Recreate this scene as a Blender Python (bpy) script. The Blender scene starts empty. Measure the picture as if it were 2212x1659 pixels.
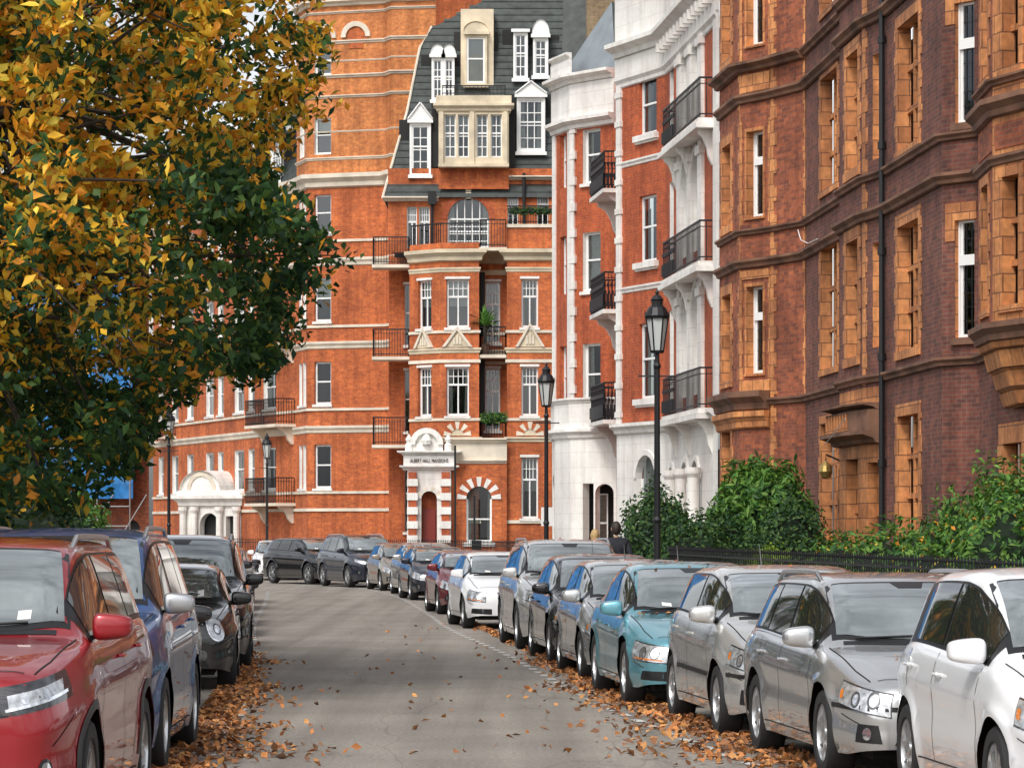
import bpy, bmesh, math, random
import numpy as np
from mathutils import Vector, Matrix
from mathutils.bvhtree import BVHTree
random.seed(7); RS=np.random.RandomState(11)
S=bpy.context.scene
COL=S.collection

# ------------------------------------------------------------------ materials
MATS={}
def newmat(name):
    m=bpy.data.materials.new(name); m.use_nodes=True
    nt=m.node_tree; b=nt.nodes['Principled BSDF']; return m,nt,b
def mat(name,col,rough=.6,metal=0.,coat=0.,var=.0,scale=4.,bump=0.,bscale=None,spec=None,detail=4):
    if name in MATS: return MATS[name]
    m,nt,b=newmat(name); N=nt.nodes; Lk=nt.links
    b.inputs['Base Color'].default_value=(*col,1); b.inputs['Roughness'].default_value=rough
    b.inputs['Metallic'].default_value=metal
    if coat: b.inputs['Coat Weight'].default_value=coat; b.inputs['Coat Roughness'].default_value=.03
    if spec is not None: b.inputs['Specular IOR Level'].default_value=spec
    if var or bump:
        tc=N.new('ShaderNodeTexCoord')
        n=N.new('ShaderNodeTexNoise'); n.inputs['Scale'].default_value=scale; n.inputs['Detail'].default_value=detail
        Lk.new(tc.outputs['Object'],n.inputs['Vector'])
        if var:
            r=N.new('ShaderNodeValToRGB')
            r.color_ramp.elements[0].position=.3; r.color_ramp.elements[1].position=.7
            r.color_ramp.elements[0].color=(*[max(0,c*(1-var)) for c in col],1)
            r.color_ramp.elements[1].color=(*[min(1,c*(1+var*.7)) for c in col],1)
            Lk.new(n.outputs['Fac'],r.inputs['Fac']); Lk.new(r.outputs['Color'],b.inputs['Base Color'])
        if bump:
            n2=N.new('ShaderNodeTexNoise'); n2.inputs['Scale'].default_value=bscale or scale*6
            Lk.new(tc.outputs['Object'],n2.inputs['Vector'])
            bp=N.new('ShaderNodeBump'); bp.inputs['Strength'].default_value=bump; bp.inputs['Distance'].default_value=.02
            Lk.new(n2.outputs['Fac'],bp.inputs['Height']); Lk.new(bp.outputs['Normal'],b.inputs['Normal'])
    MATS[name]=m; return m
def brick(name,c1,c2,mortar,dirt=.35,rough=.85,bw=.23,bh=.078,ms=.006,off=.5,streak=.85,fine=.8):
    m,nt,b=newmat(name); N=nt.nodes; Lk=nt.links
    uv=N.new('ShaderNodeUVMap')
    bt=N.new('ShaderNodeTexBrick'); bt.inputs['Scale'].default_value=1; bt.offset=off
    bt.inputs['Color1'].default_value=(*c1,1); bt.inputs['Color2'].default_value=(*c2,1); bt.inputs['Mortar'].default_value=(*mortar,1)
    bt.inputs['Brick Width'].default_value=bw; bt.inputs['Row Height'].default_value=bh
    bt.inputs['Mortar Size'].default_value=ms; bt.inputs['Mortar Smooth'].default_value=.2; bt.inputs['Bias'].default_value=-.1
    Lk.new(uv.outputs['UV'],bt.inputs['Vector'])
    n=N.new('ShaderNodeTexNoise'); n.inputs['Scale'].default_value=.55; n.inputs['Detail'].default_value=7; n.inputs['Roughness'].default_value=.65
    tc=N.new('ShaderNodeTexCoord'); Lk.new(tc.outputs['Object'],n.inputs['Vector'])
    r=N.new('ShaderNodeValToRGB'); r.color_ramp.elements[0].position=.32; r.color_ramp.elements[1].position=.62
    k=1-dirt; r.color_ramp.elements[0].color=(k*.95,k*.9,k*.88,1); r.color_ramp.elements[1].color=(1.08,1.08,1.05,1)
    Lk.new(n.outputs['Fac'],r.inputs['Fac'])
    mx=N.new('ShaderNodeMixRGB'); mx.blend_type='MULTIPLY'; mx.inputs[0].default_value=1
    Lk.new(bt.outputs['Color'],mx.inputs[1]); Lk.new(r.outputs['Color'],mx.inputs[2])
    mp=N.new('ShaderNodeMapping'); mp.inputs['Scale'].default_value=(3.5,3.5,.25); Lk.new(tc.outputs['Object'],mp.inputs['Vector'])
    n2=N.new('ShaderNodeTexNoise'); n2.inputs['Scale'].default_value=1; n2.inputs['Detail'].default_value=5; Lk.new(mp.outputs['Vector'],n2.inputs['Vector'])
    r2=N.new('ShaderNodeValToRGB'); r2.color_ramp.elements[0].position=.35; r2.color_ramp.elements[1].position=.55
    r2.color_ramp.elements[0].color=(.70,.66,.64,1); r2.color_ramp.elements[1].color=(1,1,1,1)
    Lk.new(n2.outputs['Fac'],r2.inputs['Fac'])
    mx2=N.new('ShaderNodeMixRGB'); mx2.blend_type='MULTIPLY'; mx2.inputs[0].default_value=streak
    Lk.new(mx.outputs[0],mx2.inputs[1]); Lk.new(r2.outputs['Color'],mx2.inputs[2])
    n3=N.new('ShaderNodeTexNoise'); n3.inputs['Scale'].default_value=9; n3.inputs['Detail'].default_value=3; Lk.new(tc.outputs['Object'],n3.inputs['Vector'])
    r3=N.new('ShaderNodeValToRGB'); r3.color_ramp.elements[0].position=.3; r3.color_ramp.elements[1].position=.7
    r3.color_ramp.elements[0].color=(.72,.70,.70,1); r3.color_ramp.elements[1].color=(1.22,1.2,1.18,1); Lk.new(n3.outputs['Fac'],r3.inputs['Fac'])
    mx3=N.new('ShaderNodeMixRGB'); mx3.blend_type='MULTIPLY'; mx3.inputs[0].default_value=fine
    Lk.new(mx2.outputs[0],mx3.inputs[1]); Lk.new(r3.outputs['Color'],mx3.inputs[2])
    Lk.new(mx3.outputs[0],b.inputs['Base Color']); b.inputs['Roughness'].default_value=rough
    bp=N.new('ShaderNodeBump'); bp.inputs['Strength'].default_value=.4; bp.inputs['Distance'].default_value=.01; bp.invert=True
    Lk.new(bt.outputs['Fac'],bp.inputs['Height']); Lk.new(bp.outputs['Normal'],b.inputs['Normal'])
    MATS[name]=m; return m
brick('brick_dark',(.25,.082,.055),(.12,.048,.042),(.20,.15,.12),.45)
brick('brick_redbrown',(.46,.125,.05),(.21,.062,.038),(.24,.15,.11),.42)
brick('brick_red',(.54,.108,.032),(.42,.078,.03),(.38,.19,.10),.3)
brick('brick_orange',(.66,.162,.040),(.47,.098,.03),(.46,.23,.12),.38)
brick('brick_gold',(.72,.26,.072),(.55,.165,.046),(.47,.27,.15),.3)
brick('brick_yellow',(.34,.25,.14),(.24,.18,.11),(.25,.2,.15),.3)
brick('terracotta',(.76,.33,.12),(.52,.20,.075),(.26,.11,.05),.45,.7,bw=.42,bh=.29,ms=.012)
brick('stucco_white',(.82,.81,.785),(.80,.79,.765),(.66,.65,.62),.10,.6,bw=1.1,bh=.46,ms=.008,streak=.42,fine=.15)
mat('terracotta_dark',(.19,.095,.058),.8,var=.55,scale=1.6,bump=.4)
mat('stone_cream',(.68,.58,.42),.75,var=.25,scale=1.7,bump=.2)
mat('stone_pale',(.72,.64,.52),.75,var=.2,scale=1.7,bump=.15)
mat('paint_white',(.84,.84,.82),.4)
mat('curtain',(.62,.60,.55),.9,var=.2,scale=14)
mat('blind',(.55,.54,.50),.8)
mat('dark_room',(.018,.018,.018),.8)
mat('iron_black',(.012,.012,.014),.45,spec=.4)
mat('slate',(.040,.050,.046),.6,var=.5,scale=3.5,bump=.4,bscale=9)
mat('lead_grey',(.22,.25,.27),.5,var=.2,scale=2)
mat('door_red',(.22,.03,.02),.4); mat('door_black',(.02,.02,.02),.35)
mat('blue_sheet',(.02,.17,.44),.5,var=.35,scale=1.5,bump=.6,bscale=2)
mat('scaffold_steel',(.3,.3,.3),.5,metal=.6)
mat('bark',(.07,.055,.04),.9,var=.4,scale=9,bump=.7)
mat('brass',(.5,.35,.12),.35,metal=.8)
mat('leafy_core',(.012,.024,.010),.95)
def glassmat():
    m=bpy.data.materials.new('window_glass'); m.use_nodes=True; nt=m.node_tree; N=nt.nodes; N.clear()
    o=N.new('ShaderNodeOutputMaterial'); t=N.new('ShaderNodeBsdfTransparent'); t.inputs[0].default_value=(.62,.68,.66,1)
    g=N.new('ShaderNodeBsdfGlossy'); g.inputs['Roughness'].default_value=.03; g.inputs['Color'].default_value=(.9,.95,1,1)
    f=N.new('ShaderNodeFresnel'); f.inputs['IOR'].default_value=1.6
    a=N.new('ShaderNodeMath'); a.operation='ADD'; a.inputs[1].default_value=.05; nt.links.new(f.outputs[0],a.inputs[0])
    tc=N.new('ShaderNodeTexCoord'); n=N.new('ShaderNodeTexNoise'); n.inputs['Scale'].default_value=1.3; nt.links.new(tc.outputs['Object'],n.inputs['Vector'])
    bp=N.new('ShaderNodeBump'); bp.inputs['Strength'].default_value=.15; nt.links.new(n.outputs['Fac'],bp.inputs['Height']); nt.links.new(bp.outputs['Normal'],g.inputs['Normal'])
    mx=N.new('ShaderNodeMixShader'); nt.links.new(a.outputs[0],mx.inputs[0]); nt.links.new(t.outputs[0],mx.inputs[1]); nt.links.new(g.outputs[0],mx.inputs[2])
    nt.links.new(mx.outputs[0],o.inputs[0]); MATS['window_glass']=m
glassmat()
def vcolmat(name,rough=.55,trans=.3):
    m,nt,b=newmat(name); N=nt.nodes
    a=N.new('ShaderNodeVertexColor'); a.layer_name='Col'
    nt.links.new(a.outputs['Color'],b.inputs['Base Color']); b.inputs['Roughness'].default_value=rough
    b.inputs['Specular IOR Level'].default_value=.35
    if trans:
        t=N.new('ShaderNodeBsdfTranslucent'); nt.links.new(a.outputs['Color'],t.inputs['Color'])
        mx=N.new('ShaderNodeMixShader'); mx.inputs[0].default_value=trans
        nt.links.new(b.outputs[0],mx.inputs[1]); nt.links.new(t.outputs[0],mx.inputs[2])
        nt.links.new(mx.outputs[0],N['Material Output'].inputs[0])
    MATS[name]=m; return m
vcolmat('foliage'); vcolmat('dead_leaves',.8,0)

# ------------------------------------------------------------------ mesh helpers
def empty(name,loc=(0,0,0),rotz=0):
    e=bpy.data.objects.new(name,None); COL.objects.link(e); e.location=loc; e.rotation_euler=(0,0,rotz); e.empty_display_size=.3; return e
def link(name,me,parent=None):
    o=bpy.data.objects.new(name,me); COL.objects.link(o)
    if parent: o.parent=parent
    return o
class Geo:
    def __init__(s): s.b={}
    def face(s,m,pts,uv=None):
        v,f,u=s.b.setdefault(m,([],[],[]))
        i=len(v); v.extend(pts); f.append(tuple(range(i,i+len(pts))))
        u.extend(uv if uv else [(p[0]+p[1],p[2]) for p in pts])
    def finish(s,root,smooth=(),single=None):
        for m,(v,f,u) in s.b.items():
            me=bpy.data.meshes.new(m); me.from_pydata([tuple(p) for p in v],[],f)
            l=me.uv_layers.new(name='UVMap'); l.data.foreach_set('uv',np.array(u,dtype=np.float32).ravel())
            me.materials.append(MATS[m])
            if m in smooth:
                me.polygons.foreach_set('use_smooth',[True]*len(me.polygons))
            link(single or m,me,root)
    def box(s,m,x0,x1,y0,y1,z0,z1):
        W=Wl((x0,y0),(x1,y0)); wbox(s,m,W,0,x1-x0,z0,z1,-(y1-y0),0,back=True)
class Wl:
    def __init__(s,p,q):
        s.p=p; dx,dy=q[0]-p[0],q[1]-p[1]; s.L=math.hypot(dx,dy); s.d=(dx/s.L,dy/s.L); s.n=(s.d[1],-s.d[0]); s.uo=p[0]*.37+p[1]
    def P(s,u,z,o=0): return (s.p[0]+s.d[0]*u+s.n[0]*o, s.p[1]+s.d[1]*u+s.n[1]*o, z)
def wbox(g,m,W,u0,u1,z0,z1,o0,o1,back=False):
    P=W.P
    g.face(m,[P(u0,z0,o1),P(u1,z0,o1),P(u1,z1,o1),P(u0,z1,o1)],[(u0+W.uo,z0),(u1+W.uo,z0),(u1+W.uo,z1),(u0+W.uo,z1)])
    g.face(m,[P(u0,z0,o0),P(u0,z0,o1),P(u0,z1,o1),P(u0,z1,o0)],[(o0,z0),(o1,z0),(o1,z1),(o0,z1)])
    g.face(m,[P(u1,z0,o1),P(u1,z0,o0),P(u1,z1,o0),P(u1,z1,o1)],[(o1,z0),(o0,z0),(o0,z1),(o1,z1)])
    g.face(m,[P(u0,z1,o1),P(u1,z1,o1),P(u1,z1,o0),P(u0,z1,o0)],[(u0,o1),(u1,o1),(u1,o0),(u0,o0)])
    g.face(m,[P(u0,z0,o0),P(u1,z0,o0),P(u1,z0,o1),P(u0,z0,o1)],[(u0,o0),(u1,o0),(u1,o1),(u0,o1)])
    if back: g.face(m,[P(u1,z0,o0),P(u0,z0,o0),P(u0,z1,o0),P(u1,z1,o0)],[(u1,z0),(u0,z0),(u0,z1),(u1,z1)])
def tube(g,m,pts,rad,seg=8):
    pts=[Vector(p) for p in pts]; rings=[]
    for i,p in enumerate(pts):
        t=(pts[min(i+1,len(pts)-1)]-pts[max(i-1,0)]).normalized()
        a=Vector((0,0,1)) if abs(t.z)<.9 else Vector((1,0,0))
        x=t.cross(a).normalized(); y=t.cross(x)
        r=rad[i] if hasattr(rad,'__len__') else rad
        rings.append([p+(x*math.cos(k*2*math.pi/seg)+y*math.sin(k*2*math.pi/seg))*r for k in range(seg)])
    for a,b in zip(rings[:-1],rings[1:]):
        for k in range(seg):
            g.face(m,[a[k],a[(k+1)%seg],b[(k+1)%seg],b[k]])
    g.face(m,rings[-1]); g.face(m,rings[0][::-1])
def lathe(g,m,c,prof,seg=12,rot=0):
    for (r0,z0),(r1,z1) in zip(prof[:-1],prof[1:]):
        for k in range(seg):
            a=rot+k*2*math.pi/seg; b=rot+(k+1)*2*math.pi/seg
            g.face(m,[(c[0]+r0*math.cos(a),c[1]+r0*math.sin(a),z0),(c[0]+r0*math.cos(b),c[1]+r0*math.sin(b),z0),
                      (c[0]+r1*math.cos(b),c[1]+r1*math.sin(b),z1),(c[0]+r1*math.cos(a),c[1]+r1*math.sin(a),z1)])
def band(g,m,poly,z0,z1,proj,prof=None,base=0.0):
    """moulding mitred along an outward-facing polyline"""
    n=len(poly); segs=[Wl(poly[i],poly[i+1]) for i in range(n-1)]
    def off(i,o):
        if i==0: a=segs[0].n; return (poly[0][0]+a[0]*o,poly[0][1]+a[1]*o)
        if i==n-1: a=segs[-1].n; return (poly[-1][0]+a[0]*o,poly[-1][1]+a[1]*o)
        a,b=segs[i-1].n,segs[i].n; sx,sy=a[0]+b[0],a[1]+b[1]; l=math.hypot(sx,sy) or 1; sx/=l; sy/=l
        c=max(.35,sx*a[0]+sy*a[1]); return (poly[i][0]+sx*o/c,poly[i][1]+sy*o/c)
    prof=prof or [(0,0),(1,0),(1,1),(0,1)]
    for i in range(n-1):
        for (pa,za),(pb,zb) in zip(prof[:-1],prof[1:]):
            A0,B0=off(i,base+pa*proj),off(i+1,base+pa*proj); A1,B1=off(i,base+pb*proj),off(i+1,base+pb*proj)
            Z0=z0+za*(z1-z0); Z1=z0+zb*(z1-z0)
            g.face(m,[(*A0,Z0),(*B0,Z0),(*B1,Z1),(*A1,Z1)],[(0,Z0),(segs[i].L,Z0),(segs[i].L,Z1+.001),(0,Z1+.001)])
    for i in (0,n-1):
        g.face(m,[(*off(i,base+p*proj),z0+z*(z1-z0)) for p,z in prof])
CORN=[(0,0),(.35,.1),(.45,.4),(.8,.6),(1,.7),(1,1),(0,1)]
rnd=random.random
def win(g,W,u0,u1,z0,z1,style='sash',dep=.16,fr='paint_white',arch=False):
    P=W.P; o=-dep; w=u1-u0; h=z1-z0; t=min(.07,w*.1)
    zt=z1+(w/2 if arch else 0)
    g.face('window_glass',[P(u0,z0,o-.02),P(u1,z0,o-.02),P(u1,zt,o-.02),P(u0,zt,o-.02)])
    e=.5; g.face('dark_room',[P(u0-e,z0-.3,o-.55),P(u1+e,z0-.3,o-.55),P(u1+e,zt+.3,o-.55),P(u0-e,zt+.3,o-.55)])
    bar=lambda a,b,c,d,pr=.02,mm=None: wbox(g,mm or fr,W,a,b,c,d,o-.03,o+pr)
    r=rnd()
    if style in('sash','cross','grid') :
        if r<.35:
            cw=w*(.18+.15*rnd())
            g.face('curtain',[P(u0,z0,o-.12),P(u0+cw,z0,o-.12),P(u0+cw*.8,zt,o-.12),P(u0,zt,o-.12)])
            g.face('curtain',[P(u1-cw,z0,o-.12),P(u1,z0,o-.12),P(u1,zt,o-.12),P(u1-cw*.8,zt,o-.12)])
        elif r<.6:
            zz=z1-h*(.2+.4*rnd()); g.face('blind',[P(u0,zz,o-.1),P(u1,zz,o-.1),P(u1,zt,o-.1),P(u0,zt,o-.1)])
        elif r<.70: g.face('curtain',[P(u0,z0,o-.12),P(u1,z0,o-.12),P(u1,zt,o-.12),P(u0,zt,o-.12)])
    if style=='terra':
        mm='terracotta'; nl=3 if w>1.2 else 2; rows=3
        bw=.1
        for i in range(1,nl): x=u0+w*i/nl; wbox(g,mm,W,x-bw/2,x+bw/2,z0,z1,o-.05,o+.08)
        for j in range(1,rows):
            z=z0+h*j/rows
            for i in range(nl): wbox(g,mm,W,u0+w*i/nl+(bw/2 if i else 0),u0+w*(i+1)/nl-(bw/2 if i<nl-1 else 0),z-.05,z+.05,o-.05,o+.075)
        for i in range(nl):
            for q in (1,2):
                x=u0+w*(i+q/3)/nl; wbox(g,'iron_black',W,x-.008,x+.008,z0,z1,o-.03,o-.012)
        return
    bar(u0,u0+t,z0,zt if not arch else z1); bar(u1-t,u1,z0,zt if not arch else z1); bar(u0+t,u1-t,z0,z0+t*1.3)
    if not arch: bar(u0+t,u1-t,z1-t,z1)
    ui,uj=u0+t,u1-t
    if style=='sash':
        bar(ui,uj,z0+h*.52,z0+h*.52+.055,.03)
    elif style=='cross':
        zc=z0+h*.62; bar(ui,uj,zc,zc+.07,.035); b=.028
        um=(u0+u1)/2; bar(um-.025,um+.025,z0+t*1.3,zc)
        for k in (1,2,3):
            x=ui+(uj-ui)*k/4; bar(x-b/2,x+b/2,zc+.07,z1-t,.01)
        zq=(zc+z1)/2; bar(ui,uj,zq-b/2,zq+b/2,.013)
    elif style=='grid':
        nv=max(2,int(w/.28)); 
        for k in range(1,nv): x=ui+(uj-ui)*k/nv; bar(x-.018,x+.018,z0+t*1.3,z1-t if not arch else zt-.02,.01)
        for k in range(1,4): z=z0+h*k/4; bar(ui,uj,z-.018,z+.018,.013)
        bar(ui,uj,z0+h*.55,z0+h*.55+.06,.03)
        if arch: bar(ui,uj,z1-.03,z1+.03,.035)
    elif style=='lead':
        zc=z0+h*.66; bar(ui,uj,zc-.09,zc+.09,.05)
        for a,b in ((z0+t*1.3,zc-.09),(zc+.09,z1-t)):
            bar(ui,ui+.05,a,b,.0); bar(uj-.05,uj,a,b,.0)
            for k in (1,2): x=ui+(uj-ui)*k/3; bar(x-.008,x+.008,a,b,-.01,'iron_black')
            nn=max(2,int((b-a)/.22))
            for k in range(1,nn): z=a+(b-a)*k/nn; bar(ui+.05,uj-.05,z-.007,z+.007,-.012,'iron_black')
def arcpts(W,uc,zc,r,o,n=12,a0=0,a1=math.pi):
    return [W.P(uc+r*math.cos(a0+(a1-a0)*k/n),zc+r*math.sin(a0+(a1-a0)*k/n),o) for k in range(n+1)]
def archring(g,mats,W,uc,zc,r0,r1,o0,o1,n=12):
    for k in range(n):
        a=math.pi*k/n; b=math.pi*(k+1)/n; m=mats[k%len(mats)]; rr=r1 if k%len(mats)==0 else r1*.97; oo=o1 if k%2==0 else o1-.004
        q=[(r0,a),(rr,a),(rr,b),(r0,b)]
        F=[W.P(uc+r*math.cos(t),zc+r*math.sin(t),oo) for r,t in q]; Bk=[W.P(uc+r*math.cos(t),zc+r*math.sin(t),o0) for r,t in q]
        g.face(m,F)
        for i in range(4): j=(i+1)%4; g.face(m,[F[i],Bk[i],Bk[j],F[j]])
def wall(g,m,W,z0,z1,ops=(),dep=.16,u0=0,u1=None,sur=None,sill=None,o=0):
    """ops: (ua,ub,za,zb,style[,arch])"""
    u1=W.L if u1 is None else u1
    cuts=[]
    for q in ops:
        ar=len(q)>5 and q[5]; cuts.append((q[0],q[1],q[2],q[3]+((q[1]-q[0])/2 if ar else 0)))
    us=sorted({u0,u1,*[c[0] for c in cuts],*[c[1] for c in cuts]}); zs=sorted({z0,z1,*[c[2] for c in cuts],*[c[3] for c in cuts]})
    us=[u for u in us if u0-1e-6<=u<=u1+1e-6]; zs=[z for z in zs if z0-1e-6<=z<=z1+1e-6]
    for a,b in zip(us[:-1],us[1:]):
        za=None
        for c,d in list(zip(zs[:-1],zs[1:]))+[(None,None)]:
            hole = c is None or any(k[0]<=(a+b)/2<=k[1] and k[2]<=(c+d)/2<=k[3] for k in cuts)
            if hole:
                if za is not None:
                    g.face(m,[W.P(a,za,o),W.P(b,za,o),W.P(b,zl,o),W.P(a,zl,o)],[(a+W.uo,za),(b+W.uo,za),(b+W.uo,zl),(a+W.uo,zl)]); za=None
            else:
                if za is None: za=c
                zl=d
    for q in ops:
        a,b,c,d,st=q[:5]; ar=len(q)>5 and q[5]; P=W.P; oo=o-dep
        sm=sur or m
        R=lambda pts,uv: g.face(sm,pts,uv)
        R([P(a,c,o),P(a,c,oo),P(a,d,oo),P(a,d,o)],[(0,c),(dep,c),(dep,d),(0,d)])
        R([P(b,c,oo),P(b,c,o),P(b,d,o),P(b,d,oo)],[(dep,c),(0,c),(0,d),(dep,d)])
        R([P(a,c,oo),P(a,c,o),P(b,c,o),P(b,c,oo)],[(0,0),(0,dep),(b-a,dep),(b-a,0)])
        if ar:
            r=(b-a)/2; uc=(a+b)/2; n=12
            A=arcpts(W,uc,d,r,o,n); Bk=arcpts(W,uc,d,r,oo,n)
            for k in range(n): g.face(sm,[A[k],A[k+1],Bk[k+1],Bk[k]])
            for k in range(n):
                cu=b if k<n//2 else a
                C=P(cu,d+r,o); g.face(m,[C,A[k+1],A[k]],[(cu,d+r),(uc,d+r*.5),(uc,d)])
            g.face(m,[P(b,d+r,o),P(a,d+r,o),A[n//2]],[(b,d+r),(a,d+r),(uc,d+r)])
        else: R([P(a,d,o),P(a,d,oo),P(b,d,oo),P(b,d,o)],[(0,0),(0,dep),(b-a,dep),(b-a,0)])
        WW=W if not o else Wl(W.P(0,0,o)[:2],W.P(W.L,0,o)[:2])
        if st=='open': 
            pass
        elif st=='door':
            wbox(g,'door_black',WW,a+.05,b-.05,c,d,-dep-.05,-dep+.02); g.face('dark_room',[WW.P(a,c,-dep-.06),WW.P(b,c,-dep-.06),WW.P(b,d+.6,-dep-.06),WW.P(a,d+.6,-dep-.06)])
        else: win(g,WW,a,b,c,d,st,dep,arch=ar)
        if sill: wbox(g,sill,WW,a-.07,b+.07,c-.1,c,.0,.09)
def surround(g,m,W,a,b,c,d,w=.16,pr=.02,tooth=True):
    z=c; k=0
    while z<d-.01:
        zz=min(z+.3,d); e=w+(.11 if (k%2 and tooth) else 0)
        wbox(g,m,W,a-e,a,z,zz,0,pr+.003*(k%2)); wbox(g,m,W,b,b+e,z,zz,0,pr+.003*(k%2)); z=zz; k+=1
    wbox(g,m,W,a-w,b+w,d,d+w*1.1,0,pr+.006); wbox(g,m,W,a-w,b+w,c-w*.8,c,0,pr+.03)
def quoin(g,m,W,at_end,z0,z1,pr=.015,w=(.16,.30)):
    z=z0;k=0
    while z<z1-.02:
        zz=min(z+.31,z1); e=w[k%2]
        a,b=((W.L-e,W.L+.0) if at_end else (0,e))
        wbox(g,m,W,a,b,z,zz,0,pr+.002*(k%2)); z=zz;k+=1
def balcony(g,W,u0,u1,z,dep,h=1.0,slab='stone_pale',bulge=.0,st=.12,o=0,br=True,fancy=0.):
    wbox(g,slab,W,u0,u1,z-.12,z,o+.004,o+dep)
    rb='iron_black'
    def bars(ua,oa,ub,ob):
        L=math.hypot(ub-ua,ob-oa); n=max(2,int(L/st))
        for k in range(n+1):
            t=k/n; u=ua+(ub-ua)*t; oo=oa+(ob-oa)*t
            wbox(g,rb,W,u-.010,u+.010,z,z+h,oo-.010,oo+.010)
            if bulge or (fancy and ub!=ua and t<fancy): 
                wbox(g,rb,W,u-.03,u+.03,z+h*.1,z+h*.42,oo-.02,oo+(bulge or .05))
                wbox(g,rb,W,u-.045,u+.045,z+h*.62,z+h*.72,oo-.03,oo+.03)
        for zz,hh in ((z+h,.045),(z+.08,.03),(z+h*.86,.02)):
            if ub!=ua: wbox(g,rb,W,ua,ub,zz,zz+hh,oa-.02,oa+.02)
            else: wbox(g,rb,W,ua-.02,ua+.02,zz,zz+hh,min(oa,ob),max(oa,ob))
    d=o+dep-.05
    bars(u0+.04,d,u1-.04,d); bars(u0+.04,o+.05,u0+.04,d); bars(u1-.04,o+.05,u1-.04,d)
def bracket(g,m,W,u,z,dep,h,w=.16,o=0):
    pr=[(0,0),(dep*.95,0),(dep*.9,-.12*h),(dep*.62,-.25*h),(dep*.42,-.5*h),(dep*.34,-.75*h),(dep*.12,-h),(0,-h)]
    A=[W.P(u-w/2,z+b,o+a) for a,b in pr]; B=[W.P(u+w/2,z+b,o+a) for a,b in pr]
    g.face(m,A); g.face(m,B[::-1])
    for i in range(len(pr)-1): g.face(m,[A[i],B[i],B[i+1],A[i+1]])

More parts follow.
